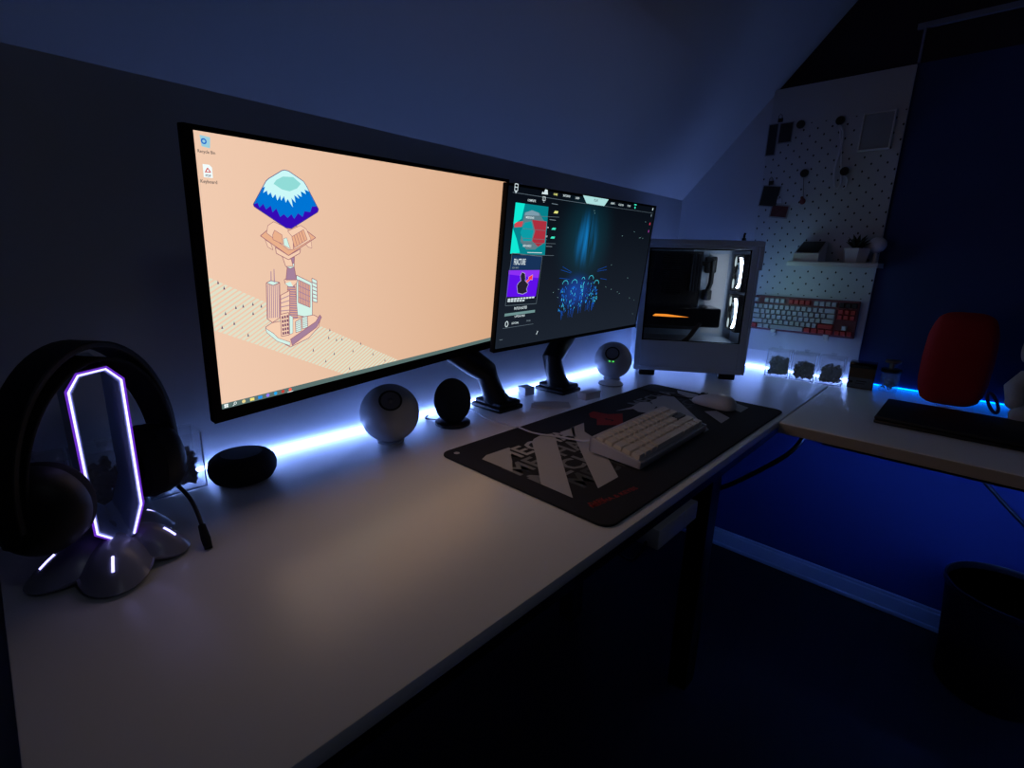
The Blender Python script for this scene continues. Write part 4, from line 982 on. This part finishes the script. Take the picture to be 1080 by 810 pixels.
# ---------------------------------------------------------------- clear boxes of small parts
PILE = mat('dark_keycaps_pile', srgb(52, 50, 58), .6, var=.5, bscale=60)
def clear_box(label, loc, rz, pile, a=.072, b_=.05, h=.088, seed=1, group=None, dark=PILE):
    t = thing('clear_box', label, 'storage box', loc, rz, group)
    m = MB(); w_ = .0018
    m.box(-a/2, a/2, -b_/2, b_/2, .0003, .002); m.box(-a/2, a/2, -b_/2, -b_/2+w_, .002, h); m.box(-a/2, a/2, b_/2-w_, b_/2, .002, h)
    m.box(-a/2, -a/2+w_, -b_/2+w_, b_/2-w_, .002, h); m.box(a/2-w_, a/2, -b_/2+w_, b_/2-w_, .002, h)
    m.build('body', ACR, t, smooth=False)
    m = MB(); e = .0009
    for x in (-a/2, a/2):
        m.box(x-e, x+e, -b_/2-e, -b_/2+e, .0003, h)
    m.box(-a/2, a/2, -b_/2-e, -b_/2+e, .0003, .0022)
    m.build('polished_edge', RIM, t, smooth=False)
    m = MB(); m.box(-a/2-.001, a/2+.001, -b_/2-.001, b_/2+.001, h+.0002, h+.0022); m.lathe([(0, 0), (.006, 0), (.007, .006), (.009, .009), (0, .01)], 16, Matrix.Translation((0, 0, h+.0022))); m.build('lid', ACR, t)
    # the small parts inside: too many to tell apart
    rn = random.Random(seed); q = MB()
    for i in range(230):
        x = rn.uniform(-a/2+.010, a/2-.010); y = rn.uniform(-b_/2+.010, b_/2-.010); hh = pile*(1-.28*(x/(a/2))**2)*(.85+.25*rn.random()); z = .009+rn.random()*max(hh-.014, .002)
        q.T = Matrix.Translation((x, y, z)) @ Matrix.Rotation(rn.uniform(0, 6), 4, Vector((rn.uniform(-1, 1), rn.uniform(-1, 1), rn.uniform(-1, 1))).normalized())
        u = .0048; q.add([(-u, -u, -u*.7), (u, -u, -u*.7), (u, u, -u*.7), (-u, u, -u*.7), (-u*.7, -u*.7, u*.7), (u*.7, -u*.7, u*.7), (u*.7, u*.7, u*.7), (-u*.7, u*.7, u*.7)], [(3, 2, 1, 0), (4, 5, 6, 7), (0, 1, 5, 4), (1, 2, 6, 5), (2, 3, 7, 6), (3, 0, 4, 7)])
    o = q.build('loose_keycaps', dark, None, smooth=False); o.location = loc; o.rotation_euler = (0, 0, rz)
    return t, o
ry = -pi/2
spots = [((-.100, -.453, Z), .066, 3, 'clear box of dark keycaps nearest the computer tower', 'dark keycaps piled in the box nearest the computer tower'),
         ((-.100, -.529, Z), .060, 4, 'clear box of dark keycaps, middle of the three by the pegboard', 'dark keycaps piled in the middle box of the three by the pegboard'),
         ((-.098, -.605, Z), .062, 9, 'clear box of dark keycaps beside the black-lidded carton', 'dark keycaps piled in the box beside the black-lidded carton')]
for loc, pl, sd, lb, lb2 in spots:
    t, o = clear_box(lb, loc, radians(-88), pl, seed=sd, a=.069)
    tag(o, lb2, 'keycaps', 'loose keycaps in clear boxes', 'stuff')
for loc, sd, lb, lb2 in (((-1.752, -.050, Z), 11, 'clear box of dark keycaps just right of the hanging headset', 'dark keycaps inside the box right of the headset'),
                    ((-1.830, -.050, Z), 12, 'clear box behind the headphone stand', 'dark keycaps inside the box behind the headphone stand'), ((-1.906, -.050, Z), 13, 'clear box at the far left end of the desk, behind the headset', 'dark keycaps in the far left box behind the headset')):
    t, o = clear_box(lb, loc, 0, .068, seed=sd, a=.072)
    tag(o, lb2, 'keycaps', 'loose keycaps in clear boxes', 'stuff')

# carton with black lid, jar
c = thing('small_carton', 'small brown carton with black lid and grey label between clear boxes and jar', 'box', (-.075, -.683, Z), radians(-85))
MB().box(-.033, .033, -.026, .026, .0003, .064, .0015).build('body', mat('kraft_board', srgb(88, 66, 48), .7), c)
MB().box(-.0345, .0345, -.0275, .0275, .0642, .080, .002).build('lid', mat('gloss_black', (0, 0, 0)), c)
m = MB(); m.box(-.030, .030, -.0268, -.0262, .003, .034); lb = m.build('label', mat('grey_label', srgb(95, 98, 108), .6), c)
m = MB(); m.sheet = True; T = Matrix(((1, 0, 0, 0), (0, 0, 1, -.0271), (0, 1, 0, 0), (0, 0, 0, 1))); m.T = T; m.line((-.01, .024), (.016, .024), .003, 0); m.line((-.012, .017), (.012, .017), .002, 0); disc_ = [(-.023+.004*cos(i*pi/4), .020+.004*sin(i*pi/4)) for i in range(8)]; m.flat(disc_, 0); m.build('print', BLACK, lb, smooth=False)
j = thing('glass_jar', 'small glass jar with dark lid between the carton and the red cushion', 'jar', (-.06, -.752, Z))
MB().lathe([(0, .0003), (.022, .0003), (.024, .004), (.024, .052), (.021, .058), (.0195, .058), (.0225, .051), (.0225, .005), (0, .003)], 36).build('body', acrylic('jar_glass', (.6, .9, 1)), j)
MB().lathe([(0, .059), (.025, .059), (.026, .061), (.026, .067), (.024, .069), (0, .069)], 36).build('lid', BLACKM, j)
rn = random.Random(2); q = MB()
for i in range(40):
    a = rn.random()*6.28; r_ = rn.random()*.016; q.T = Matrix.Translation((r_*cos(a), r_*sin(a), .008+rn.random()*.03)) @ Matrix.Rotation(rn.random()*6, 4, 'X') @ Matrix.Rotation(rn.random()*6, 4, 'Z'); q.box(-.0045, .0045, -.0035, .0035, -.0015, .0015)
tag(q.build('jar_filling', mat('pale_bits', srgb(130, 150, 150), .5, var=.5, bscale=100), None, smooth=False, loc=(-.06, -.752, Z)), 'pale bits filling the small glass jar', 'bits', kind='stuff')
t = thing('cork_disc', 'small flat disc resting on the lid of the glass jar', 'disc', (-.06, -.752, Z+.0692))
MB().lathe([(0, 0), (.008, 0), (.008, .018), (0, .018)], 20).build('stem', GREY, t)
MB().lathe([(0, .018), (.019, .018), (.02, .020), (.02, .024), (.018, .026), (0, .026)], 30).build('disc', mat('disc_brown', srgb(96, 84, 84), .5), t)

# ---------------------------------------------------------------- cushion, white plush, laptop on the side desk
cu = thing('cushion', 'plain red plush cushion propped upright at the back of the side desk', 'cushion', (-.125, -.893, Z), radians(-84))
bm = bmesh.new(); bmesh.ops.create_cube(bm, size=2); bmesh.ops.subdivide_edges(bm, edges=bm.edges[:], cuts=14, use_grid_fill=True)
for v in bm.verts:
    x, y, z = v.co; e = max(0, 1-x*x)**.35*max(0, 1-z*z)**.35
    pin = 1-.06*(1-abs(x*z))*(1 if abs(y) < .99 else 1)
    v.co = (x*.074*(1-.16*z*z*z*z)*(1-.07*max(0, z)**2), y*(.006+.048*e), .1275+z*.127*(1-.12*x*x*x*x))
bmesh.ops.smooth_vert(bm, verts=bm.verts[:], factor=.5, use_axis_x=True, use_axis_y=True, use_axis_z=True)
RED = mat('red_plush', srgb(158, 10, 18), .95, bump=.9, bscale=420, var=.12)
MB().bm(bm).build('body', RED, cu)
pts = []
for i in range(48):
    a = 2*pi*i/48; f = lambda t, p=.28: abs(t)**p*(1 if t >= 0 else -1)
    x = f(cos(a)); z = f(sin(a)); pts.append((x*.0725*(1-.16*z**4)*(1-.07*max(0, z)**2), 0, .1275+z*.1235*(1-.12*x**4)))
MB().tube(pts, .0028, 8, closed=True).build('piping', RED, cu)

pl = thing('plush_toy', 'white plush toy with dark collar sitting at the right edge of the side desk', 'plush toy', (-.16, -1.065, Z), radians(-80))
PW = mat('white_plush', srgb(190, 190, 198), .95, bump=.8, bscale=400)
m = MB(); m.ball((0, 0, .062), .062, 1.0, .8, 1.0); m.ball((0, -.002, .105), .045, 1, .8, .9); m.build('body', PW, pl)
h_ = MB().ball((0, -.006, .178), .055, 1.0, .92, .95).ball((0, -.05, .165), .028, 1.1, .9, .8).build('head', PW, pl)
for sx in (-1, 1):
    MB().ball((sx*.048, .004, .178), .022, .5, .8, 1.5).build('ear', PW, h_)
    MB().ball((sx*.018, -.054, .187), .0045).build('eye', BLACK, h_)
    m = MB(); m.tube([(sx*.038, -.012, .115), (sx*.062, -.03, .085), (sx*.06, -.05, .055)], .017, 14, rs=[.018, .019, .016]); m.ball((sx*.06, -.05, .052), .017); m.build('arm', PW, pl)
    m = MB(); m.tube([(sx*.03, -.02, .028), (sx*.045, -.06, .024), (sx*.05, -.085, .022)], .022, 14, rs=[.024, .022, .020]); m.ball((sx*.05, -.087, .023), .022, 1, .7, 1); m.build('leg', PW, pl)
MB().lathe([(.036, .128), (.043, .128), (.044, .138), (.037, .138), (.036, .128)], 32).build('collar', mat('dark_collar', srgb(28, 18, 36), .7), pl)
m = MB(); m.tube([(.0, .009*cos(a)+.01*sin(a), .029+.025*sin(a)) for a in [2*pi*i/30 for i in range(30)]], .0038, 10, closed=True)
t = tag(m.build('ring_strap', mat('violet_strap', srgb(60, 42, 95), .5), None, loc=(-.15, -.982, Z+.0002)), 'small violet loop between the red cushion and the white plush toy', 'strap')

lp = thing('laptop', 'closed black laptop lying flat on the side desk before the red cushion', 'laptop', (-.385, -.955, Z))
MB().box(-.105, .125, -.185, .180, .0015, .010, .003).build('lower_shell', BLACK, lp)
MB().box(-.105, .125, -.185, .180, .0108, .019, .003).build('lid', mat('laptop_lid', srgb(16, 17, 24), .55), lp)
for x in (-.09, .11):
    for y in (-.17, .165): MB().lathe([(0, .0001), (.007, .0001), (.007, .002), (0, .002)], 14, Matrix.Translation((x, y, 0))).build('foot', BLACK, lp)

# ---------------------------------------------------------------- pegboard and what hangs on it
def pegmat():
    m = mat('pegboard_white', srgb(196, 200, 206), .5); nt = m.node_tree; b = nt.nodes['Principled BSDF']; L = nt.links.new
    def mth(op, a, b2=None, c=None):
        n = nt.nodes.new('ShaderNodeMath'); n.operation = op
        for i, v in enumerate((a, b2, c)):
            if v is None: continue
            if isinstance(v, (int, float)): n.inputs[i].default_value = v
            else: L(v, n.inputs[i])
        return n.outputs[0]
    tc = nt.nodes.new('ShaderNodeTexCoord'); sp = nt.nodes.new('ShaderNodeSeparateXYZ'); L(tc.outputs['Object'], sp.inputs[0])
    def dist(off):
        u = mth('ADD', mth('DIVIDE', sp.outputs[1], .04), off); v = mth('ADD', mth('DIVIDE', sp.outputs[2], .04), off)
        du = mth('MULTIPLY', mth('SUBTRACT', mth('FRACT', u), .5), .04); dv = mth('MULTIPLY', mth('SUBTRACT', mth('FRACT', v), .5), .028)
        return mth('SQRT', mth('ADD', mth('MULTIPLY', du, du), mth('MULTIPLY', dv, dv)))
    d = mth('MINIMUM', dist(0.0), dist(.5)); k = mth('MULTIPLY', mth('LESS_THAN', d, .0024), mth('MULTIPLY', mth('GREATER_THAN', sp.outputs[2], .20), mth('LESS_THAN', sp.outputs[2], .74)))
    mx = nt.nodes.new('ShaderNodeMix'); mx.data_type = 'RGBA'; mx.inputs['A'].default_value = srgb(196, 200, 206); mx.inputs['B'].default_value = srgb(22, 26, 34)
    L(k, mx.inputs['Factor']); L(mx.outputs['Result'], b.inputs['Base Color']); return m
pb = thing('pegboard', 'tall white pegboard mounted on the wall in the corner', 'pegboard', (-.006, -.4725, .81))
MB().box(-.009, 0, -.1845, .1845, 0, .853, .001).build('panel', pegmat(), pb)
m = MB()
for y in (-.14, .14):
    for z in (.05, .80): m.lathe([(0, -.0004), (.008, -.0004), (.008, .0052), (0, .0052)], 14, Matrix.Translation((0, y, z)) @ Matrix.Rotation(pi/2, 4, 'Y'))
m.build('spacer', WPLAS, pb)
PX = -.0155   # front face of the board
def onboard(y, z, off=0.0): return (PX-off, y, z)
# spare keyboard on two pegs
k2 = thing('keyboard', 'white keyboard with red accent keys hanging on the pegboard', 'keyboard', (PX-.004, -.478, .945))
KC = mat('keyboard_case_red', srgb(118, 66, 78), .5); PK = mat('pale_keycap', srgb(178, 180, 194), .5); RK = mat('red_keycap', srgb(190, 62, 68), .5); DK = KDARK
W2, H2 = .318, .118
# local frame: x = along the wall towards the room (screen right), y = up, z = out of the wall
root_rot = Matrix(((0, 0, -1), (-1, 0, 0), (0, 1, 0))).to_euler()
k2.rotation_euler = root_rot
MB().box(-W2/2, W2/2, -H2/2, H2/2, -.001, .013, .003).build('case', KC, k2)
U2 = (W2-.010)/18.25; V2 = (H2-.012)/6.25
rows2 = [([1], .0, 'p'), ]
def put_key(x, y, wu, m_):
    c = bpy.data.objects.new('keycap', keycap(wu, m_, U2, V2, .0085)); COL.objects.link(c); c.parent = k2; c.location = (x, y, .0132)
    if m_ is RK: c['label'] = 'red keycap'
x0 = -W2/2+.005; ytop = H2/2-.006-V2/2
fx = [0, 2, 3, 4, 5, 6.5, 7.5, 8.5, 9.5, 11, 12, 13, 14, 15.25, 16.25, 17.25]
for i, u in enumerate(fx): put_key(x0+(u+.5)*U2, ytop, 1, RK if i in (5, 6, 7, 8) else (DK if i in (13, 14, 15) else PK))
for r, row in enumerate(LAY60):
    u = 0
    if r == 4: row = [1.25, 1.25, 1.25, 6.25, 1.25, 1.25, 1.25, 1.25]
    for i, wu in enumerate(row):
        last = i == len(row)-1
        m_ = PK
        if r == 3 and last: m_ = RK
        if r == 4 and (i == 0 or i >= 4): m_ = RK
        if r == 4 and i == 0: m_ = RK
        put_key(x0+(u+wu/2)*U2, ytop-V2*(1.25+r), wu, m_); u += wu
    if r < 2:
        for q in range(3): put_key(x0+(15.25+q+.5)*U2, ytop-V2*(1.25+r), 1, RK)
    if r == 3: put_key(x0+16.75*U2, ytop-V2*(1.25+r), 1, PK)
    if r == 4:
        for q in range(3): put_key(x0+(15.25+q+.5)*U2, ytop-V2*(1.25+r), 1, RK)
for y in (-.40, -.56):
    t = thing('shelf_peg', 'white peg under the %s of the hanging keyboard' % ('left half' if y > -.5 else 'right half'), 'peg', (PX, y, .8795))
    MB().box(-.022, -.0005, -.008, .008, 0, .004, .001).box(-.022, -.019, -.008, .008, .0035, .012, .001).build('hook', WPLAS, t); MB().box(-.003, -.0003, -.006, .006, -.012, .0, .0005).build('back_plate', WPLAS, t)
# shelf
sh = thing('wall_shelf', 'small white shelf hooked on the pegboard above the hanging keyboard', 'shelf', (PX, -.5525, 1.107))
MB().box(-.115, -.0008, -.122, .118, 0, .004, .001).build('board', WPLAS, sh)
MB().box(-.115, -.112, -.122, .118, .0035, .014, .001).build('lip', WPLAS, sh)
for y in (-.121, .115): MB().box(-.1115, -.001, y, y+.003, .0035, .014, .001).build('side', WPLAS, sh)
tr = thing('organiser', 'white organiser with a sloping black top at the left of the shelf', 'organiser', (PX-.055, -.482, 1.1113))
m = MB(); P = [(-.046, 0), (.048, 0), (.048, .072), (.040, .072), (-.038, .036), (-.046, .036)]
n = len(P); m.add([(x, -.036, z) for x, z in P]+[(x, .036, z) for x, z in P], [tuple(range(n)), tuple(range(2*n-1, n-1, -1))]+[(i, n+i, n+(i+1) % n, (i+1) % n) for i in range(n)]); m.build('body', WPLAS, tr, bevel=.001)
m = MB(); m.T = Matrix.Translation((.001, 0, .0552)) @ Matrix.Rotation(-atan2(.036, .078), 4, 'Y'); m.box(-.040, .040, -.031, .031, 0, .0025, .0008); m.build('pad', BLACK, tr)
pt = thing('potted_succulent', 'small succulent in a white flared pot at the right of the shelf', 'plant', (PX-.055, -.606, 1.1113))
MB().lathe([(0, 0), (.026, 0), (.029, .006), (.037, .048), (.0375, .052), (.034, .052), (.033, .046), (0, .046)], 6, Matrix.Rotation(.3, 4, 'Z')).build('pot', WPLAS, pt, smooth=False)
MB().lathe([(0, .0465), (.031, .0465), (0, .0485)], 24).build('soil', BLACKC, pt)
m = MB(); rn = random.Random(3)
for i in range(17):
    a = i*2.4; tl_ = .28+.045*i; L_ = .050-.0006*i
    d = Vector((cos(a)*sin(tl_), sin(a)*sin(tl_), cos(tl_))); d2 = Vector((cos(a)*sin(tl_+.3), sin(a)*sin(tl_+.3), cos(tl_+.3)))
    m.tube([(0, 0, .047), Vector((0, 0, .047))+d*L_*.3, Vector((0, 0, .047))+d*L_*.7, Vector((0, 0, .047))+(d*.8+d2*.2)*L_], .004, 7, rs=[(.003, .003), (.0062, .0036), (.004, .0024), (.0003, .0003)])
m.build('leaves', mat('succulent_green', srgb(30, 48, 40), .5), pt)
bl = thing('globe', 'plain white globe on a small stand at the right end of the shelf', 'globe', (PX-.03, -.652, 1.1113))
MB().ball((0, 0, .063), .0235, n=28).build('ball', WPLAS, bl)
MB().lathe([(0, 0), (.014, 0), (.014, .004), (.006, .008), (.005, .041), (0, .041)], 24).build('stand', WPLAS, bl)

# pegs, photos, cable, note on the board
hook_names = ['upper left', 'upper right', 'lower left', 'lower right']
for nm, (y, z) in zip(hook_names, ((-.385, 1.545), (-.494, 1.540), (-.418, 1.397), (-.529, 1.393))):
    t = thing('round_hook', 'black round wall hook, %s of the four on the pegboard' % nm, 'hook', (PX, y, z), 0, 'round hooks on the pegboard')
    MB().lathe([(0, .0004), (.006, .0004), (.006, .010), (0, .010)], 16, Matrix.Rotation(-pi/2, 4, 'Y')).build('post', BLACK, t)
    MB().lathe([(0, .010), (.0115, .010), (.0125, .012), (.0125, .015), (.011, .017), (0, .017)], 24, Matrix.Rotation(-pi/2, 4, 'Y')).build('cap', BLACK, t)
def photo(label, y0, y1, z0, z1, tilt, colr, border=.003):
    t = thing('photo', label, 'photo', (PX-.002, (y0+y1)/2, (z0+z1)/2)); t.rotation_euler = (tilt, 0, 0)
    a, b_ = (y1-y0)/2, (z1-z0)/2
    MB().box(-.0006, .0004, -a, a, -b_, b_).build('card', mat('photo_card', srgb(150, 152, 160), .5), t)
    m_ = mat(colr[0], srgb(*colr[1:]), .35, var=.6, bscale=55)
    MB().box(-.0010, -.0007, -a+border, a-border, -b_+border, b_-border).build('picture', m_, t, smooth=False)
def clip(label, y, z, m_=None):
    t = thing('binder_clip', label, 'clip', (PX, y, z)); m_ = m_ or BLACK
    MB().box(-.0075, -.0035, -.0075, .0075, -.010, .002, .001).build('jaw', m_, t)
    MB().tube([(-.0075, -.005, -.001), (-.010, -.005, .008), (-.010, .0, .014), (-.010, .005, .008), (-.0075, .005, -.001)], .0009, 8).build('handle', m_, t)
photo('dark tall photo clipped high on the left edge of the pegboard', -.317, -.285, 1.462, 1.561, .0, ('photo_night', 26, 30, 34))
photo('dark square photo right of the tall one, high on the pegboard', -.362, -.319, 1.497, 1.560, .0, ('photo_brown', 40, 34, 36))
clip('black clip holding the upper pair of photos', -.320, 1.572)
photo('dark photo with pale top edge at the middle of the left edge', -.350, -.290, 1.300, 1.368, .12, ('photo_green', 24, 34, 34))
clip('black clip above the middle photo on the left edge', -.319, 1.380)
photo('small reddish photo below the middle photo on the pegboard', -.386, -.328, 1.262, 1.305, .12, ('photo_red', 92, 42, 50), .004)
clip('pale clip holding the small reddish photo', -.353, 1.320, WPLAS)
t = thing('keyring_charm', 'tiny red charm hanging from the lower left round hook', 'charm', (PX-.006, -.424, 1.312))
MB().ball((0, 0, .0), .009, .5, 1, 1.1).ball((0, .003, .011), .005).build('charm', mat('charm_red', srgb(110, 36, 44), .5), t)
MB().tube([(0, 0, .014), (-.002, .004, .045), (-.006, .006, .0735)], .0007, 6).build('cord', BLACK, t)
CW = mat('white_cable', (1, 1, 1))
m = MB(); m.tube(smooth_path([(PX-.0135, -.494, 1.5275), (PX-.010, -.508, 1.50), (PX-.006, -.503, 1.44), (PX-.005, -.499, 1.40), (PX-.005, -.506, 1.355), (PX-.005, -.516, 1.345), (PX-.005, -.522, 1.365), (PX-.005, -.514, 1.42), (PX-.006, -.506, 1.47), (PX-.0135, -.4935, 1.5278)], 5), .0022, 8)
tag(m.build('coiled_cable', CW, None), 'white cable looped over the upper right hook of the pegboard', 'cable')
m = MB(); m.tube(smooth_path([(PX-.0135, -.529, 1.3805), (PX-.008, -.540, 1.37), (PX-.005, -.538, 1.35), (PX-.005, -.531, 1.342)], 5), .002, 8)
tag(m.build('short_cable', CW, None), 'short white cable end on the lower right hook of the pegboard', 'cable')
nt_ = thing('picture_frame', 'thin blank white frame at the upper right of the pegboard', 'frame', (PX, -.592, 1.496))
MB().box(-.011, -.0006, -.036, .036, -.046, .050, .001).build('panel', mat('frame_panel', srgb(150, 155, 165), .6), nt_)
MB().box(-.014, -.0006, -.040, -.0362, -.050, .054, .0005).box(-.014, -.0006, .0362, .040, -.050, .054, .0005).box(-.014, -.0006, -.036, .036, -.050, -.0462).box(-.014, -.0006, -.036, .036, .0502, .054).build('border', WPLAS, nt_)

# ---------------------------------------------------------------- below the desks
pw = thing('power_brick', 'pale grey block hanging under the front edge of the long desk', 'power supply', (-1.135, -.575, .66))
MB().box(-.078, .02, -.022, .022, -.018, .019, .003).build('body', WPLAS, pw); MB().box(.0205, .075, -.022, .022, -.018, .0185, .003).build('end_cap', WPLAS, pw)
MB().box(-.05, .05, .006, .02, .0186, .0673, .001).build('bracket', BLACK, pw)
MB().tube(smooth_path([(-.076, 0, -.01), (-.09, .004, -.03), (-.088, .02, -.05), (-.07, .06, -.06)]), .0028, 8).build('cable', BLACK, pw)
m = MB(); m.tube(smooth_path([(-.738, -.5, .552), (-.715, -.55, .585), (-.655, -.640, .668), (-.60, -.66, .7105)]), .0055, 10)
tag(m.build('black_cable', BLACK, None), 'thick black cable running from the desk leg to the side desk', 'cable')
m = MB(); m.tube([(-.10, -.99, .7165), (-.10, -1.014, .541+.16), (-.10, -1.014, .541), (-.10, -1.105, .454), (-.10, -1.22, .35)], .006, 10)
m = MB(); m.tube(smooth_path([(-.10, -.93, .709), (-.10, -.96, .60), (-.10, -1.014, .541), (-.10, -1.105, .454), (-.10, -1.25, .33), (-.09, -1.4, .2)]), .0055, 10)
tag(m.build('hanging_cable', BLACK, None), 'black cable sagging under the side desk against the blue-lit wall', 'cable')
bn = thing('waste_bin', 'round black waste bin on the floor at the right edge', 'bin', (-.20, -1.115, 0)); BIN = mat('bin_black', srgb(9, 9, 11), .7, spec=.2)
MB().lathe([(0, .0005), (.105, .0005), (.108, .004), (.1345, .290), (.137, .292), (.1375, .300), (.1345, .302), (.1315, .298), (.1305, .290), (.104, .008), (0, .006)], 56).build('body', BIN, bn)
MB().lathe([(.136, .286), (.1395, .289), (.1395, .302), (.136, .304), (.134, .301), (.136, .286)], 56).build('rim', BLACKM, bn)
MB().box(-1.75, -.55, -1.9, -.49, .0005, .008, .003)
tag(MB().prism(rrect(-1.75, -.56, -1.9, -.49, .02), .0003, .007).build('floor_mat', mat('floor_mat_black', srgb(10, 10, 13), .8, bump=.4, bscale=800), None), 'large black mat on the dark floor in front of the desk', 'floor mat')
